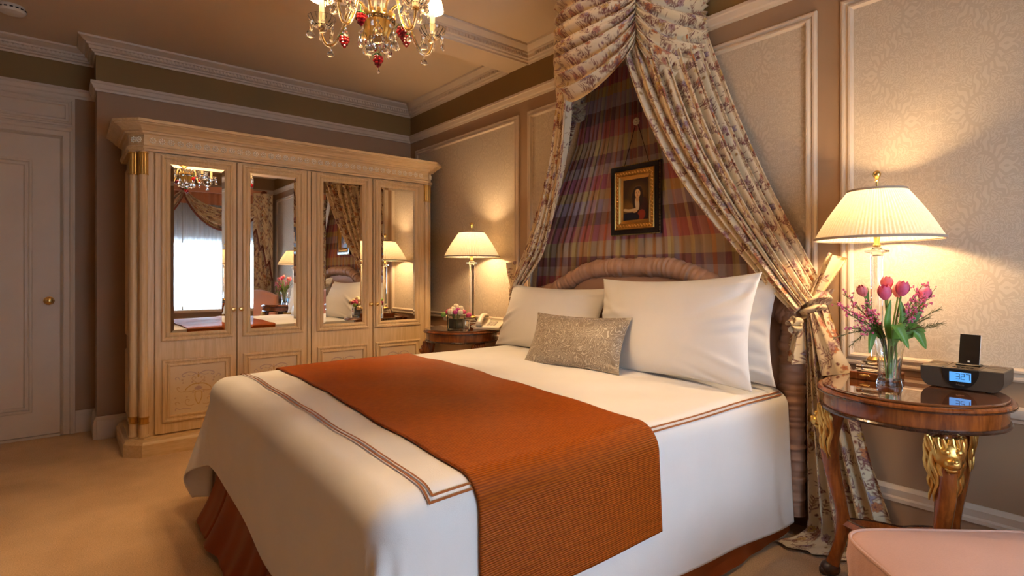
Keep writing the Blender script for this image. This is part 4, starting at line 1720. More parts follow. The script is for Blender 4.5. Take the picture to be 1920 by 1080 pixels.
make_lamp((4.225, -.240, TZ), 'crystal column table lamp with a pleated cream shade behind the tulip vase')
make_lamp((1.425, -.240, TZ), 'crystal column table lamp with a pleated cream shade beside the telephone')

# ------------------------------------------------------------------ tulips in a crystal vase
CR = Vector((.633, .774, 0))     # sideways as seen across the bed from the window end
CFd = Vector((-.774, .633, 0))
VB = Vector((4.300, -.352, TZ))
va = tag(empty('crystal_vase', VB), 'flared cut-crystal vase of tulips on the nightstand with the alarm clock', 'vase')
VP_ = [(0, .001), (.040, .001), (.042, .006), (.040, .014), (.036, .030), (.037, .07), (.042, .12), (.053, .178)]
mb = MB()
n = 48
outer = MB().lathe(VP_ + [(.051, .179), (.040, .12), (.034, .07), (.032, .030), (.026, .020), (0, .019)], n)
# wedge cuts round the foot and flutes up the side
for i, p in enumerate(outer.v):
    k = i % n
    if .003 < p[2] < .150 and math.hypot(p[0], p[1]) > .0345:
        f = 1 - .05 * (k % 4 in (0,)) - .03 * (k % 2)
        outer.v[i] = (p[0] * f, p[1] * f, p[2])
outer.build('vase_body', 'vase_glass', va, True, 20)


def vloc(side, up, depth=0.0):
    return VB + CR * side + CFd * depth + Vector((0, 0, up))


def petal_mesh(L, W, cup, nu=7, nv=6):
    mb = MB()
    vs, fs = [], []
    for j in range(nv + 1):
        t = j / nv
        w = W * math.sin(PI * min(1, .12 + t * .86)) ** .75
        r = cup * math.sin(PI * (.10 + .72 * t)) ** .9
        for i in range(nu):
            s = (i / (nu - 1) - .5) * 2
            a = s * w / max(r, .006) * .5
            a = max(-1.2, min(1.2, a))
            vs.append((r * math.cos(a), r * math.sin(a), t * L - .002 * s * s))
    for j in range(nv):
        for i in range(nu - 1):
            fs.append((j * nu + i, j * nu + i + 1, (j + 1) * nu + i + 1, (j + 1) * nu + i))
    return mb.add(vs, fs)


PETAL = None
LAB_T = ['coral tulip leaning towards the bed curtain in the crystal vase', 'deep pink tulip in front of the crystal lamp column', 'tallest coral tulip in the crystal vase',
         'deep pink tulip in the middle of the crystal vase bouquet', 'coral tulip half hidden behind the middle deep pink tulip', 'deep pink tulip leaning towards the alarm clock']
for ti, (sd_, up, dp, sc, mt) in enumerate([(-.100, .335, -.01, .80, 'tulip_pale'), (-.046, .325, -.045, 1.0, 'tulip'), (-.012, .360, -.005, .9, 'tulip_pale'),
                                            (.012, .338, -.045, 1.0, 'tulip'), (.046, .330, .02, .95, 'tulip_pale'), (.118, .322, .0, .95, 'tulip')]):
    head = vloc(sd_, up, dp)
    root = vloc(sd_ * .12, .025, dp * .2)
    t = tag(empty('tulip', root), LAB_T[ti], 'tulip', 'tulips in the crystal vase')
    hd = head - root
    mid = vloc(sd_ * .30, .19, dp * .4) - root
    MB().tube(catmull([(0, 0, 0), mid * .5 + Vector((0, 0, .0)), mid, hd], 6), .0032, 7).build('stem', 'stem', t)
    lean = Vector((hd.x - mid.x, hd.y - mid.y, (hd.z - mid.z))).normalized()
    q = Vector((0, 0, 1)).rotation_difference(lean)
    for k in range(6):
        inner = k % 2
        pm = petal_mesh(.054 * sc, .040 * sc, (.0235 if not inner else .021) * sc)
        pm.xf(Matrix.Translation(hd) @ q.to_matrix().to_4x4() @ Matrix.Rotation(k * PI / 3 + ti, 4, 'Z'))
        pm.build('petal', mt, t, True, 180)


def leaf_mesh(p0, p1, p2, w, roll=0.0):
    C_ = catmull([p0, p1, p2], 9)
    n = len(C_)
    vs, fs = [], []
    for i, p in enumerate(C_):
        t = i / (n - 1)
        d = Vector(C_[min(i + 1, n - 1)] - C_[max(i - 1, 0)]).normalized()
        sd = d.cross(CFd * 1.0 + Vector((0, 0, roll)))
        sd = sd.normalized() if sd.length > 1e-4 else CR
        up_ = d.cross(sd)
        ww = w * math.sin(PI * min(1, .12 + .88 * t)) ** .7
        for s in (-1, -.4, 0, .4, 1):
            vs.append(Vector(p) + sd * ww * s + up_ * ww * .45 * abs(s))
    for i in range(n - 1):
        for k in range(4):
            fs.append((i * 5 + k, i * 5 + k + 1, (i + 1) * 5 + k + 1, (i + 1) * 5 + k))
    return MB().add(vs, fs)


LEAFLAB = ['slim upright leaf under the deep pink tulip by the lamp column', 'upright leaf under the middle deep pink tulip in the crystal vase', 'broad green leaf folded down over the front of the crystal vase',
           'rounded leaf drooping over the crystal vase rim towards the alarm clock', 'leaf drooping over the crystal vase rim towards the bed curtain', 'narrow leaf beside the tulip leaning towards the alarm clock',
           'narrow leaf beside the coral tulip leaning towards the bed curtain', 'short leaf arching above the rounded drooping leaf in the crystal vase']
for li, (a_, b_, c_, w_) in enumerate([((-.01, .15, -.02), (-.045, .24, -.05), (-.030, .325, -.05), .013), ((.0, .15, -.02), (.018, .25, -.04), (.008, .33, -.04), .014),
                                       ((-.01, .17, -.04), (-.040, .232, -.09), (-.006, .150, -.11), .020), ((.026, .175, -.01), (.070, .206, -.03), (.108, .140, -.04), .022),
                                       ((-.02, .175, .0), (-.068, .203, -.01), (-.090, .120, -.02), .017), ((.04, .17, .0), (.10, .26, .0), (.135, .325, .0), .012),
                                       ((-.02, .17, .0), (-.08, .28, .0), (-.088, .37, -.01), .010), ((.02, .175, -.02), (.06, .222, -.03), (.10, .205, -.05), .013)]):
    r0 = vloc(*a_)
    t = leaf_mesh(Vector((0, 0, 0)), vloc(*b_) - r0, vloc(*c_) - r0, w_).build('tulip_leaf', 'leaf', None, True, 180)
    t.location = r0
    tag(t, LEAFLAB[li], 'leaf', 'leaves in the crystal vase')

rs = random.Random(11)


def sprig(tip, mode, group, label):
    far = math.hypot(tip[0], tip[2])
    dx_, dd_ = tip[0] / far, tip[2] / far
    rad = min(.036, far * .25)
    root = vloc(-dx_ * .012, .030, -dd_ * .012)
    t = tag(empty('waxflower_sprig', root), label, 'sprig', group)
    rim = vloc(dx_ * rad, .184, dd_ * rad) - root
    end = vloc(*tip) - root
    mid = vloc(dx_ * (rad + (far - rad) * .42), max(.204, .184 + (tip[1] - .184) * .52), dd_ * (rad + (far - rad) * .42)) - root
    C_ = catmull([(0, 0, 0), rim, mid, end], 7)
    st, bl, nd = MB(), MB(), MB()
    st.tube(C_, [.0018] * (len(C_) - 4) + [.0013] * 4, 5)
    for i in range(9, len(C_)):
        p = Vector(C_[i])
        d = Vector(C_[min(i + 1, len(C_) - 1)] - C_[i - 1]).normalized()
        if mode == 'pink':
            for k in range(2):
                v = (d + Vector((rs.uniform(-1, 1), rs.uniform(-1, 1), rs.uniform(-.6, .9))) * .8).normalized() * rs.uniform(.012, .034)
                st.tube([p, p + v * .6, p + v], .0009, 4)
                if i > 11:
                    q = p + v
                    for m in range(rs.randint(1, 3)):
                        o = Vector((rs.uniform(-1, 1), rs.uniform(-1, 1), rs.uniform(-1, 1))) * .005
                        bl.ball(q + o, rs.uniform(.0026, .0046), 6, 4)
        for k in range(4 if mode == 'needle' else 2):
            v = (d * 1.1 + Vector((rs.uniform(-1, 1), rs.uniform(-1, 1), rs.uniform(-1, 1))) * .9).normalized() * rs.uniform(.012, .024)
            nd.tube([p, p + v], [.0011, .0004], 3)
    st.build('stem', 'twig', t)
    tag(nd.build('needles', 'twig' if mode == 'needle' else 'stem', t), kind='stuff')
    if bl.v:
        tag(bl.build('blossoms', 'waxflower', t), kind='stuff')


for tip in [(-.185, .300, .0), (-.165, .265, -.03), (-.150, .335, .02), (-.120, .305, -.05), (-.10, .28, -.04), (-.145, .215, -.02), (.125, .365, .01), (.150, .345, -.01),
            (.085, .325, -.04), (.055, .315, -.06), (.110, .300, -.03)]:
    sprig(tip, 'pink', 'flowering sprigs by the curtain' if tip[0] < 0 else 'flowering sprigs by the clock',
          'thin waxflower sprig with tiny pink blossoms leaning towards the ' + ('bed curtain' if tip[0] < 0 else 'alarm clock'))
for tip in [(-.215, .182, -.02), (-.17, .155, -.04), (.185, .285, .0), (.165, .235, -.03), (.13, .225, -.05), (.105, .255, -.05), (.02, .26, -.07), (.06, .225, -.07)]:
    sprig(tip, 'needle', 'needle-leaved sprigs by the curtain' if tip[0] < 0 else 'needle-leaved sprigs by the clock',
          'dark needle-leaved sprig without blossoms fanning towards the ' + ('bed curtain' if tip[0] < 0 else 'alarm clock'))

# ------------------------------------------------------------------ alarm clock dock and music player
CKO = Vector((4.490, -.168, TZ))
ck = tag(empty('alarm_clock', CKO), 'dark brown alarm clock dock with a blue display reading 327', 'alarm clock')
M['clock_body'] = plain('bronze_grey_plastic', (.075, .052, .034, 1), .35, .05, 40, bump=.1, bscale=900)
M['clock_top'] = plain('satin_bronze_plastic', (.16, .115, .075, 1), .3, .05, 40)
bw, bd, bh = .118, .085, .074


def clock_section(w0, w1, z0, z1, r):
    """front outline of the dock: straight top, rounded lower corners"""
    pts_ = [(-w1, z1), (w1, z1), (w1, z0 + r)]
    for k in range(1, 8):
        a = k / 8 * PI / 2
        pts_.append((w1 - r * .75 + r * .75 * math.cos(a), z0 + r - r * math.sin(a)))
    pts_ += [(w1 - r * .75, z0), (-w1 + r * .75, z0)]
    for k in range(1, 8):
        a = PI / 2 - k / 8 * PI / 2
        pts_.append((-w1 + r * .75 - r * .75 * math.cos(a), z0 + r - r * math.sin(a)))
    pts_.append((-w1, z0 + r))
    return pts_


def extrude_y(sec, y0, y1):
    n = len(sec)
    vs = [(x, y0, z) for x, z in sec] + [(x, y1, z) for x, z in sec]
    return MB().add(vs, [tuple(range(n)), tuple(reversed(range(n, 2 * n)))] + [(i, i + n, (i + 1) % n + n, (i + 1) % n) for i in range(n)])


extrude_y(clock_section(0, bw, .004, bh, .040), -bd, bd).build('body', 'clock_body', ck, True, 30)
for s in (-1, 1):
    x0, x1 = sorted((s * .052, s * bw))
    tpn = MB().box(x0 + .001, x1 - .001, -bd + .001, bd - .001, bh, bh + .003, .001).build('speaker_top', 'clock_top', ck, False)
    MB().lathe([(.024, 0), (.026, .001), (.028, .001), (.029, 0)], 28, (s * .085, .012, bh + .0031), caps=False).build('speaker_ring', 'clock_body', tpn)
MB().box(-.051, .051, -bd + .001, bd - .001, bh, bh + .0025, .001).build('dock_top', 'clock_top', ck, False)
MB().box(-.033, .040, .000, .045, bh + .0025, bh + .010, .003).build('dock_cradle', 'black', ck, False)
for k in range(5):
    MB().box(-.030 + k * .013, -.021 + k * .013, -.055, -.040, bh + .0025, bh + .005, .001).build('button', 'black', ck, False)
n = 28
sec = [(.053 * math.cos(PI + PI * k / n), bh - .001 + .068 * math.sin(PI + PI * k / n)) for k in range(n + 1)]
bz = extrude_y(sec, -bd - .004, -bd + .002).build('display_bezel', 'black', ck, True, 30)
lc = MB().box(-.031, .031, -bd - .0055, -bd - .0035, .030, .064, .0009).build('display', 'lcd', bz, False)
M['lcd_ink'] = plain('lcd_segment', (.006, .012, .03, 1), .6, .02)
SEG = {'3': 'abgcd', '2': 'abged', '7': 'abc'}
for ch, x0 in (('3', -.011), ('2', .003), ('7', .0175)):
    mb = MB()
    w_, h_, z_ = .0095, .0190, .0395
    bars = dict(a=(0, w_, h_, h_), g=(0, w_, h_ / 2, h_ / 2), d=(0, w_, 0, 0), b=(w_, w_, h_ / 2, h_), c=(w_, w_, 0, h_ / 2), f=(0, 0, h_ / 2, h_), e=(0, 0, 0, h_ / 2))
    for sg in SEG[ch]:
        xa, xb, za, zb_ = bars[sg]
        mb.box(x0 + xa - .0009, x0 + xb + .0009, -bd - .0062, -bd - .0054, z_ + za - .0009, z_ + zb_ + .0009)
    mb.build('digit', 'lcd_ink', lc, False)


def text_mesh(name, s, size, m, parent, loc, rot):
    cu_ = bpy.data.curves.new('lettering', 'FONT')
    cu_.body = s
    cu_.size = size
    cu_.extrude = .0002
    cu_.align_x = 'CENTER'
    cu_.resolution_u = 2
    to = bpy.data.objects.new('lettering', cu_)
    COL.objects.link(to)
    dg = bpy.context.evaluated_depsgraph_get()
    me = bpy.data.meshes.new_from_object(to.evaluated_get(dg))
    bpy.data.objects.remove(to)
    me.name = name
    me.materials.clear()
    o_ = link(name, me, m, parent, False)
    o_.location, o_.rotation_euler = loc, rot
    return o_


text_mesh('maker_lettering', 'iHome', .0085, 'steel', bz, (0, -bd - .0043, .0165), (PI / 2, 0, 0))
for sx in (-.07, .07):
    for sy in (-.05, .05):
        MB().lathe([(.008, 0), (.008, .006)], 12, (sx, sy, 0)).build('rubber_foot', 'black', ck)

mp = tag(empty('music_player', CKO + Vector((.004, .020, bh + .008))), 'slim black music player standing in the alarm clock dock', 'music player')
tl = Matrix.Rotation(D(-14), 4, 'X')
MB().box(-.0305, .0305, -.0035, .0045, 0, .112, .0025).xf(tl).build('casing', 'steel', mp, False)
MB().box(-.0300, .0300, -.0042, -.0034, .001, .111, .0003).xf(tl).build('screen', 'black_frame', mp, False)
MB().box(-.0035, .0035, -.0047, -.0041, .0065, .0125, .0002).xf(tl).build('home_button', 'white_plastic', mp, False)

# ------------------------------------------------------------------ things on the telephone nightstand
LV = Vector((1.555, -.475, TZ))
fv = tag(empty('square_vase', LV, D(12)), 'small square glass vase with a dark lining packed with cream and pink blooms', 'vase')
MB().box(-.046, .046, -.046, .046, 0, .012, .002).build('glass_base', 'vase_glass', fv, False)
MB().frame((-.046, -.046, .012), (1, 0, 0), (0, 1, 0), .092, .092, [(.006, 0), (0, 0), (0, .098), (.006, .098), (.006, 0)]).build('glass_wall', 'vase_glass', fv, False)
MB().box(-.039, .039, -.039, .039, .0125, .085, .003).build('leaf_lining', 'vase_dark', fv, False)


def bloom_mesh(r, sq):
    mb = MB()
    mb.ball((0, 0, 0), (r * .62, r * .62, r * .8), 10, 8)
    for ring, (k, rad, tilt) in enumerate(((4, .52, .25), (5, .72, .55))):
        for i in range(k):
            a = 2 * PI * i / k + ring
            c = (rad * r * math.cos(a) * .62, rad * r * math.sin(a) * .62, -.06 * r * ring)
            mb.ball(c, (r * .52, r * .52, r * .78 * sq), 8, 6)
    return mb


BL = {}
rb = random.Random(5)
spec = []
for k in range(10):
    a = 2 * PI * k / 10 + .3
    spec.append((.062 * math.cos(a), .062 * math.sin(a), .130 + rb.uniform(-.008, .012), ['pink', 'cream', 'magenta', 'cream', 'pink'][k % 5]))
for k in range(6):
    a = 2 * PI * k / 6
    spec.append((.035 * math.cos(a), .035 * math.sin(a), .155 + rb.uniform(-.008, .012), ['cream', 'magenta', 'cream', 'pink', 'cream', 'green'][k]))
spec.append((0, 0, .178, 'cream'))
spec.append((-.096, -.02, .115, 'green'))
spec.append((-.082, -.055, .088, 'cream'))
spec.append((.098, .01, .115, 'pink'))
spec.append((.085, -.045, .105, 'magenta'))
LABS = dict(cream='round cream bloom in the square glass vase', pink='deep pink bloom in the square glass vase', magenta='magenta bloom in the square glass vase', green='lime green bloom in the square glass vase')
for x, y, z, kd in spec:
    p = LV + CR * x + CFd * (-y) * 1.0 + Vector((0, 0, z))
    ring_ = 'crowning' if z > .172 else ('in the upper ring of' if z > .14 else ('hanging lowest in' if z < .1 else 'in the lower ring of'))
    t = tag(empty('bloom', p), LABS[kd].replace(' in the square glass vase', ' ' + ring_ + ' the square vase bouquet'), 'flower', kd + ' blooms ' + ring_ + ' the square vase')
    s_ = rb.uniform(.9, 1.1)
    hd = bloom_mesh((.024 if kd == 'cream' else .020) * s_, 1.0).build('flower_head', kd + '_bloom', t)
    off_ = CR * x + CFd * (-y)
    k_ = min(1.0, .030 / max(off_.length, 1e-6))
    root = LV + off_ * k_ * .6 + Vector((0, 0, .070)) - p
    over = LV + off_ * k_ + Vector((0, 0, max(.116, min(z - .012, .14)))) - p
    MB().tube([(0, 0, -.005), over, root], .0022, 5).build('stem', 'stem', t)

tg = tag(empty('tumbler', (1.655, -.452, TZ)), 'clear glass tumbler between the square vase and the telephone', 'glass')
MB().lathe([(0, .001), (.024, .001), (.026, .006), (.029, .078), (.0275, .0785), (.0245, .012), (0, .010)], 32).build('glass_body', 'vase_glass', tg, True, 30)

ph = tag(empty('telephone', (1.648, -.225, TZ), D(35)), 'ivory desk telephone with its handset on the cradle', 'telephone')
vs = [(-.105, -.10, 0), (.105, -.10, 0), (.105, .10, 0), (-.105, .10, 0), (-.105, -.10, .022), (.105, -.10, .022), (.105, .10, .072), (-.105, .10, .072)]
bm_ = MB().add(vs, [(3, 2, 1, 0), (4, 5, 6, 7), (0, 1, 5, 4), (1, 2, 6, 5), (2, 3, 7, 6), (3, 0, 4, 7)]).build('phone_base', 'white_plastic', ph, False)
bv = bm_.modifiers.new('edge', 'BEVEL')
bv.width = .006
bv.segments = 2
tz_ = lambda y: .022 + (y + .10) / .20 * .05
hp = MB()
hs = catmull([(-.062, -.085, tz_(-.085) + .014), (-.062, -.072, tz_(-.072) + .030), (-.062, 0, tz_(0) + .052), (-.062, .072, tz_(.072) + .036), (-.062, .09, tz_(.09) + .014)], 6)
hp.tube(hs, [(.013, .022) if 4 < i < len(hs) - 5 else (.015, .026) for i in range(len(hs))], 12, flat=(0, 0, 1))
hso = hp.build('handset', 'white_plastic', ph, True, 60)
for yy in (-.078, .082):
    MB().ball((-.062, yy, tz_(yy) + .012), (.026, .026, .016), 16, 10).build('ear_cup', 'white_plastic', hso)
for i in range(4):
    for j in range(3):
        yy = -.06 + i * .022
        MB().box(-.008 + j * .024, .010 + j * .024, yy, yy + .014, tz_(yy) - .001, tz_(yy + .014) + .004, .001).build('key', 'white_det', bm_, False)
MB().box(-.010, .085, .045, .085, tz_(.045) + .001, tz_(.085) + .002, .001).build('card_window', 'vase_glass', bm_, False)
cc = []
for k in range(150):
    f = k / 149
    p = Vector((-.062 - .05 * math.sin(PI * f), -.10 - .03 * math.sin(PI * f) + .05 * f, .030 * (1 - f) + .010))
    a = 2 * PI * 15 * f
    cc.append(p + Vector((math.cos(a) * .0055, 0, math.sin(a) * .0055 - .001)))
MB().tube(cc, .0018, 5).build('coiled_cord', 'white_plastic', hso)

# ------------------------------------------------------------------ ottoman and armchair by the window
OT = (4.785, -.945, 0)
orz = D(48.7)
ot = tag(empty('ottoman', OT, orz), 'blush pink square ottoman with a piped cushion beside the lion-leg nightstand', 'ottoman')


def cushion(w, d_, z0, z1, crown, nseg=26):
    u, v = np.meshgrid(np.linspace(-1, 1, nseg * 2), np.linspace(-1, 1, nseg * 2), indexing='ij')
    su = np.sign(u) * np.abs(u) ** .9
    X, Y = w / 2 * su, d_ / 2 * np.sign(v) * np.abs(v) ** .9
    R_ = .05
    rx, ry = np.maximum(np.abs(X) - (w / 2 - R_), 0), np.maximum(np.abs(Y) - (d_ / 2 - R_), 0)
    m_ = np.sqrt(rx ** 2 + ry ** 2)
    f = np.where(m_ > R_, R_ / (m_ + 1e-9), 1)
    X = np.sign(X) * (np.minimum(np.abs(X), w / 2 - R_) + rx * f)
    Y = np.sign(Y) * (np.minimum(np.abs(Y), d_ / 2 - R_) + ry * f)
    Z = z1 + crown * (1 - u ** 2) ** .6 * (1 - v ** 2) ** .6
    return np.stack([X, Y, Z], -1)


def ring_pts(w, d_, R_, z, n=160):
    out = []
    for k in range(n):
        a = 2 * PI * k / n
        c, s = math.cos(a), math.sin(a)
        p = 7.0
        r = (abs(c / (w / 2)) ** p + abs(s / (d_ / 2)) ** p) ** (-1 / p)
        out.append((r * c, r * s, z))
    return out


OW, OD = .64, .62
mb = MB()
prof_ = [(.985, .335), (1.0, .345), (1.012, .39), (1.0, .435), (.988, .447)]
rings = []
R0 = ring_pts(OW, OD, .05, 0, 200)
for ki, (k, z) in enumerate(prof_):
    rings.append([(x * (k + .004 * math.sin(j * 1.9) * math.sin(PI * ki / 4)), y * (k + .004 * math.sin(j * 1.9) * math.sin(PI * ki / 4)), z) for j, (x, y, _) in enumerate(R0)])
for kk in np.linspace(.95, .05, 14):
    zz = .447 + .030 * (1 - kk ** 2.5)
    rings.append([(x * kk, y * kk, zz) for x, y, _ in R0])
vs = [p for r in rings for p in r]
n = len(R0)
fs = [(j * n + i, j * n + (i + 1) % n, (j + 1) * n + (i + 1) % n, (j + 1) * n + i) for j in range(len(rings) - 1) for i in range(n)]
fs += [tuple(reversed(range(n))), tuple((len(rings) - 1) * n + i for i in range(n))]
cs = MB().add(vs, fs).build('seat_cushion', 'ottoman', ot, True, 60)
for z in (.447, .336):
    rp_ = [(x * .992, y * .992, z) for x, y, _ in R0]
    MB().tube(rp_ + rp_[:1], .005, 8, caps=False).build('piping', 'ottoman', cs)
MB().prism([(x * .97, y * .97) for x, y, _ in R0], .13, .337).build('base_frame', 'ottoman', ot, False)
for sx in (-1, 1):
    for sy in (-1, 1):
        MB().lathe([(.016, 0), (.020, .01), (.024, .10), (.030, .131)], 16, (sx * .25, sy * .24, 0)).build('leg', 'mahogany', ot)

ac = tag(empty('armchair', (5.38, -.58, 0), D(-48)), 'salmon upholstered armchair in the window corner seen in the wardrobe mirror', 'armchair')
# chair faces local -y
MB().box(-.33, .33, -.32, .30, .14, .32, .03).build('seat_frame', 'salmon', ac, False)
P = cushion(.50, .56, .32, .43, .04)
MB().box(-.245, .245, -.33, .22, .32, .44, .03).build('seat_cushion', 'salmon', ac, False)
pts_ = [(-.33, .30)] + [(-.33, .30 + .0)]
bk = MB()
nb = 24
vs = []
for z0, yo in ((.30, .20), (.98, .27)):
    pass
outl = [(-.33, .30), (-.33, .82)] + [(-.33 + .66 * k / nb, .86 + .10 * math.sin(PI * k / nb)) for k in range(nb + 1)] + [(.33, .82), (.33, .30)]
vs = [(x, .19 + (z - .3) * .10, z) for x, z in outl] + [(x, .31 + (z - .3) * .10, z) for x, z in outl]
n = len(outl)
bko = MB().add(vs, [tuple(range(n)), tuple(reversed(range(n, 2 * n)))] + [(i, i + n, (i + 1) % n + n, (i + 1) % n) for i in range(n)]).build('backrest', 'salmon', ac, False)
bv = bko.modifiers.new('edge', 'BEVEL')
bv.width = .03
bv.segments = 3
for s in (-1, 1):
    ao = MB().box(*sorted((s * .25, s * .35)), -.30, .26, .30, .58, .03).build('armrest', 'salmon', ac, False)
    for yy in (-.27, .25):
        MB().lathe([(.016, 0), (.020, .01), (.026, .141)], 16, (s * .28, yy, 0)).build('leg', 'mahogany', ac)

# ------------------------------------------------------------------ chandelier
CHX, CHY = 2.917, -1.753
ch = tag(empty('chandelier', (CHX, CHY, 2.04)), 'crystal chandelier with candle lights, clear drops and ruby glass grapes', 'chandelier')
zz0 = 2.04


def zl(z):
    return z - zz0


def drop_mesh(r, h, mat=None):
    mb = MB()
    mb.lathe([(0, 0), (r * .75, h * .10), (r, h * .28), (r * .8, h * .55), (r * .25, h * .9), (0, h)], 10, (0, 0, -h), ell=(1, .45))
    mb.ball((0, 0, .007), .006, 8, 6)
    return mb


drop_o = drop_mesh(.020, .044)
spear_o = MB().lathe([(0, -.045), (.005, -.03), (.006, -.012), (.002, 0), (0, .001)], 6)
spear_o.ball((0, 0, .006), .0055, 8, 6)
st = MB().lathe([(0, zl(2.135)), (.008, zl(2.14)), (.012, zl(2.15)), (.03, zl(2.162)), (.055, zl(2.195)), (.066, zl(2.235)), (.062, zl(2.243)), (.04, zl(2.246)), (0, zl(2.246))], 40, flute=20, fl=.06)
bowl = st.build('centre_bowl', 'crystal', ch, True, 30)
MB().lathe([(.045, zl(2.160)), (.053, zl(2.188)), (.058, zl(2.225)), (.0, zl(2.226))], 40, flute=20, fl=.04).build('gilt_liner', 'gold', bowl, True, 30)
mb = MB().lathe([(.066, zl(2.236)), (.070, zl(2.238)), (.070, zl(2.244)), (.066, zl(2.246))], 40, caps=False)
for k in range(15):
    a = 2 * PI * k / 15
    mb.lathe([(.006, zl(2.236)), (.008, zl(2.240)), (.008, zl(2.256)), (.006, zl(2.262))], 8, (.063 * math.cos(a), .063 * math.sin(a), 0))
mb.build('gilt_gallery', 'brass', bowl)
MB().lathe([(.012, zl(2.246)), (.020, zl(2.27)), (.012, zl(2.30)), (.024, zl(2.34)), (.030, zl(2.40)), (.014, zl(2.46)), (.022, zl(2.50)), (.010, zl(2.56)), (.008, zl(2.70))], 24).build('stem', 'crystal', ch)
for k in range(5):
    a = 2 * PI * k / 5 + .3
    MB().tube([(.03 * math.cos(a), .03 * math.sin(a), zl(2.246)), (.034 * math.cos(a), .034 * math.sin(a), zl(2.40))], .009, 10).build('glass_baluster', 'crystal', ch)
for k in range(8):
    z = zl(2.70) + k * .019
    pts_ = [((.007 * math.cos(t_)) * (k % 2), (.007 * math.cos(t_)) * (1 - k % 2), z + .011 * math.sin(t_)) for t_ in np.linspace(0, 2 * PI, 13)]
    MB().tube(pts_, .0022, 6, caps=False).build('chain_link', 'brass', ch)
MB().lathe([(0, zl(2.845)), (.012, zl(2.85)), (.03, zl(2.87)), (.055, zl(2.885)), (.06, zl(2.90)), (0, zl(2.90))], 28).build('ceiling_rose', 'brass', ch)

first = {}


def put_shared(key, builder, name, mat, parent, loc, rz=0.0, smooth=True, angle=30, scale=1.0):
    if key not in first:
        o_ = builder().build(name, mat, parent, smooth, angle, loc)
        o_.rotation_euler = (0, 0, rz)
        o_.scale = (scale,) * 3
        first[key] = o_
        return o_
    return share(first[key], name, parent, loc, (0, 0, rz), (scale,) * 3)


def grapes():
    mb = MB()
    rg = random.Random(2)
    for lvl, (k, r, z) in enumerate(((5, .013, 0), (6, .014, -.012), (4, .010, -.023), (1, 0, -.034))):
        for i in range(k):
            a = 2 * PI * i / k + lvl
            mb.ball((r * math.cos(a), r * math.sin(a), z), .0078, 8, 6)
    return mb


def gleaves():
    mb = MB()
    for i in range(3):
        a = 2 * PI * i / 3
        c, s = math.cos(a), math.sin(a)
        q = [(0, 0, .018), (.012 * c - .009 * s, .012 * s + .009 * c, .015), (.026 * c, .026 * s, .002), (.012 * c + .009 * s, .012 * s - .009 * c, .015)]
        mb.add(q + [(x, y, z - .002) for x, y, z in q], [(0, 1, 2, 3), (7, 6, 5, 4), (0, 4, 5, 1), (1, 5, 6, 2), (2, 6, 7, 3), (3, 7, 4, 0)])
    mb.tube([(0, 0, .010), (0, 0, .045)], .0012, 5)
    return mb


def hang_grapes(parent, loc):
    g_ = put_shared('grapes', grapes, 'glass_grapes', 'grape', parent, loc)
    if 'gl' not in first:
        first['gl'] = gleaves().build('glass_leaf', 'grape_leaf', g_)
    else:
        share(first['gl'], 'glass_leaf', g_)


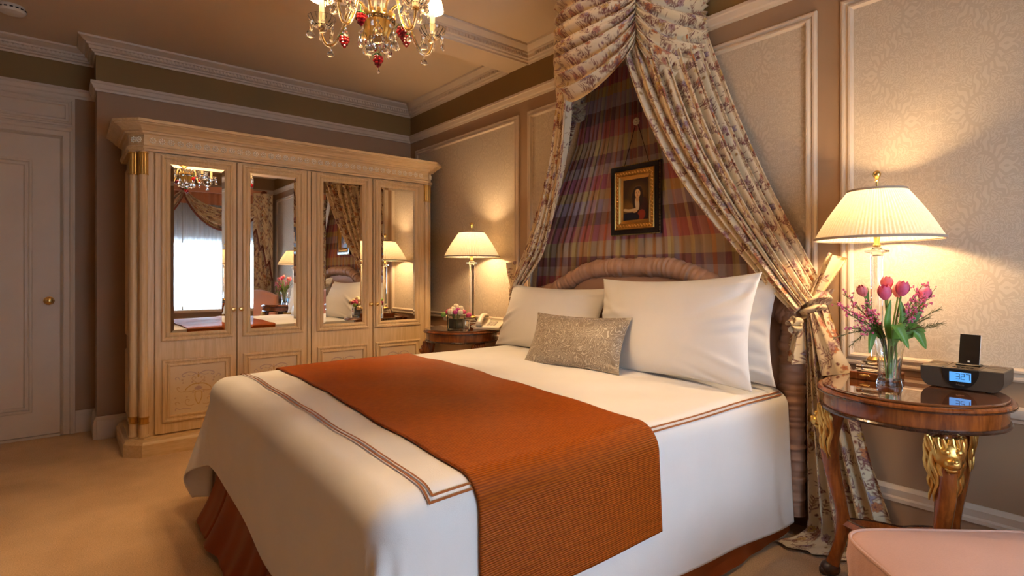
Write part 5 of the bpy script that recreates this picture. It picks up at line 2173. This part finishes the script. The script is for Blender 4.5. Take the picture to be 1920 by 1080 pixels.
# directions: sideways and away as seen from the camera side of the bed
base_a = D(160)      # pointing away from the window end
for k in range(5):
    a = base_a + D(-6) + 2 * PI * k / 5
    ca, sa = math.cos(a), math.sin(a)
    RP = lambda r, z, o=0.0: (r * ca - o * sa, r * sa + o * ca, zl(z))
    arm_pts = catmull([RP(.045, 2.246), RP(.062, 2.300), RP(.095, 2.318), RP(.128, 2.275), RP(.150, 2.205), RP(.182, 2.150), RP(.215, 2.145), RP(.234, 2.178), RP(.238, 2.212)], 6)
    arm = MB().tube(arm_pts, .0078, 10).build('arm', 'crystal', ch)
    MB().tube(arm_pts, .0022, 6).build('arm_core', 'brass', arm)
    cup = lambda: MB().lathe([(0, .0), (.014, .0), (.034, .008), (.051, .028), (.056, .042), (.053, .042), (.046, .030), (.028, .013), (0, .007)], 48, flute=16, fl=.04)
    put_shared('cup', cup, 'drip_cup', 'crystal', arm, RP(.238, 2.214))
    put_shared('cupseat', lambda: MB().lathe([(0, -.004), (.012, -.004), (.015, .0), (.010, .004), (0, .004)], 18), 'cup_seat', 'brass', arm, RP(.238, 2.211))
    put_shared('candle', lambda: MB().lathe([(.0105, .006), (.0105, .135), (.006, .136), (0, .136)], 18), 'candle_sleeve', 'candle', arm, RP(.238, 2.214))
    put_shared('cbulb', lambda: MB().lathe([(.006, .136), (.011, .148), (.012, .158), (.006, .174), (0, .184)], 14), 'candle_bulb', 'bulb', arm, RP(.238, 2.214))
    put_shared('cshade', lambda: MB().lathe([(.047, .118), (.045, .130), (.030, .198)], 28, caps=False, flute=14, fl=.02), 'candle_shade', 'candle_shade', arm, RP(.238, 2.214))
    for j in range(6):
        b = a + 2 * PI * j / 6
        p = Vector(RP(.238, 2.240)) + Vector((.047 * math.cos(b), .047 * math.sin(b), 0))
        if j % 2:
            put_shared('spear', lambda: spear_o, 'crystal_spear', 'crystal', arm, p - Vector((0, 0, .020)), b)
        else:
            put_shared('drop', lambda: drop_o, 'crystal_drop', 'crystal', arm, p - Vector((0, 0, .022)), b + .8)
    put_shared('drop', lambda: drop_o, 'crystal_drop', 'crystal', arm, RP(.200, 2.128), a, scale=.8)
    b = a + PI / 5
    c2, s2 = math.cos(b), math.sin(b)
    for r_, z_ in ((.062, 2.20), (.072, 2.165)):
        put_shared('drop', lambda: drop_o, 'crystal_drop', 'crystal', ch, (r_ * c2, r_ * s2, zl(z_)), b + 1.2, scale=1.25)
    put_shared('spear', lambda: spear_o, 'crystal_spear', 'crystal', ch, (.05 * ca, .05 * sa, zl(2.165)), a)
    put_shared('drop', lambda: drop_o, 'crystal_drop', 'crystal', ch, (.033 * ca, .033 * sa, zl(2.150)), a, scale=1.0)
    hang_grapes(arm, RP(.137 if k % 2 else .125, 2.165 if k % 2 else 2.20, .012))
    # each light sits in its candle bulb; those whose bulb is above the picture's edge are named so
    wp = Vector(RP(.238, 2.374)) + Vector((CHX, CHY, zz0)) - Vector((4.994, -2.746, 1.2))
    above = 514.7 - 1027.38 * wp.z / (wp.x * -.774 + wp.y * .633) < 0
    nm = 'candle_light_offscreen' if above else 'candle_light'
    l = bpy.data.lights.new(nm, 'POINT')
    l.energy = CHANDELIER_W
    l.color = LAMP_COL
    l.shadow_soft_size = .022
    lo = bpy.data.objects.new(nm, l)
    COL.objects.link(lo)
    lo.parent = arm
    lo.location = RP(.238, 2.374)
hang_grapes(ch, (0, 0, zl(2.085)))
MB().tube([(0, 0, zl(2.105)), (0, 0, zl(2.14))], .002, 6).build('drop_wire', 'brass', ch)

# ------------------------------------------------------------------ window with its dressing (seen in the wardrobe mirrors)
win = struct(empty('window_1', (XR + .08, (WY0 + WY1) / 2, WZ0)), 'tall daylit window behind sheers, seen in the wardrobe mirror', 'window')
wh, ww = WZ1 - WZ0, WY1 - WY0
fr = MB().frame((0, ww / 2, 0), (0, -1, 0), (0, 0, 1), ww, wh, [(0, -.03), (0, .03), (.05, .03), (.05, -.03)])
fr.box(-.02, .02, -.02, .02, .05, wh - .05)
fr.build('window_frame', 'trim', win, False)
for s in (-1, 1):
    y0, y1 = sorted((s * .02, s * (ww / 2 - .05)))
    MB().box(-.003, .003, y0, y1, .05, wh - .05).build('pane', 'pane', win, False)
MB().box(-.20, .03, -ww / 2 - .06, ww / 2 + .06, -.04, 0).build('window_sill', 'trim', win, False)
bl_ = MB().box(XR + .03, XR + .034, WY0 + .02, WY1 - .02, 1.68, WZ1).build('roller_blind', 'blind', None, False)
tag(bl_, 'grey roller blind half lowered behind the window sheers', 'blind')

for i, (ya, yb) in enumerate(((-2.44, -1.37), (-1.35, -.30))):
    u, v = np.meshgrid(np.linspace(0, 1, 240), np.linspace(0, 1, 20), indexing='ij')
    P = np.stack([5.90 + .018 * np.sin(u * 2 * PI * 17 + np.sin(3 * u * 6)) * (.5 + .5 * v), ya + (yb - ya) * u, 2.45 - v * 1.83], -1)
    o = grid_mesh('sheer_curtain', P, 'sheer')
    tag(o, 'white sheer voile curtain hanging over the window', 'curtain', 'sheers over the window')

val = tag(empty('window_valance', (5.80, -1.36, 2.3)), 'toile swag valance with a salmon band above the window', 'valance')
MB().box(-.03, .17, -1.18, 1.18, .16, .25).build('pelmet_board', 'salmon', val, False)
u, v = np.meshgrid(np.linspace(0, 1, 300), np.linspace(0, 1, 10), indexing='ij')
P = np.stack([.07 + .012 * np.sin(u * 2 * PI * 26), (u - .5) * 2.3, .24 - v * .26], -1)
grid_mesh('salmon_band', P, 'salmon', val)
M['fringe'] = weave('brown_fringe', (.20, .055, .03, 1), .9, .2)
for i in range(2):
    yc0, yc1 = ((-1.12, 0.0), (0.0, 1.12))[i]
    s, t = np.meshgrid(np.linspace(0, 1, 160), np.linspace(0, 1, 110), indexing='ij')
    arch = (4 * s * (1 - s)) ** .8
    top_ = .22 - .30 * arch
    z = top_ - t * (.10 + .24 * arch)
    x = -.03 - .04 * arch * np.sin(PI * t) - .026 * np.sin(2 * PI * 4 * t + np.sin(4 * s)) * (.3 + .7 * arch)
    P = np.stack([x, yc0 + (yc1 - yc0) * s, z], -1)
    sw = cloth('swag', P, val, np.stack([s * 1.2 + i, -t * .8], -1))
    MB().tube([tuple(p) for p in P[::3, -1]], .014, 6).build('fringe', 'fringe', sw)
for yy in (-1.12, 0.0, 1.12):
    mb = MB()
    for k in range(9):
        a = 2 * PI * k / 9
        mb.ball((-.06, yy + .03 * math.cos(a), .20 + .03 * math.sin(a)), (.012, .022, .022), 8, 6)
    mb.build('rosette', 'fringe', val)
for s_, lab in ((-1, 'toile side drape with fringed edge on the far jamb of the window'), (1, 'toile side drape with fringed edge between the window and the headboard wall')):
    dr_ = tag(empty('side_drape', (5.84, -1.36 + s_ * 1.06, 0)), lab, 'curtain')
    u, v = np.meshgrid(np.linspace(-1, 1, 200), np.linspace(0, 1, 260), indexing='ij')
    P = np.stack([-.02 + .03 * np.sin(u * PI * 6) * (.6 + .4 * v) - .015 * np.sin(u * 17), u * .20, 2.455 - v * 2.435], -1)
    c_ = cloth('drape', P, dr_, np.stack([u * .4, -v * 2.6], -1))
    jb, j2 = np.meshgrid(np.linspace(0, 1, 90), np.linspace(0, 1, 90), indexing='ij')
    zl_ = .45 + .75 * np.abs(((jb * 3) % 1) * 2 - 1) * .3 + .75 * jb
    P = np.stack([-.150 + .02 * np.sin(jb * PI * 5), s_ * (-.12 + .30 * jb), 2.50 - j2 * zl_], -1)
    jc = cloth('jabot', P, dr_, np.stack([jb * .5, -j2 * 1.2], -1))
    MB().tube([tuple(p) for p in P[::2, -1]], .014, 6).build('fringe', 'fringe', jc)
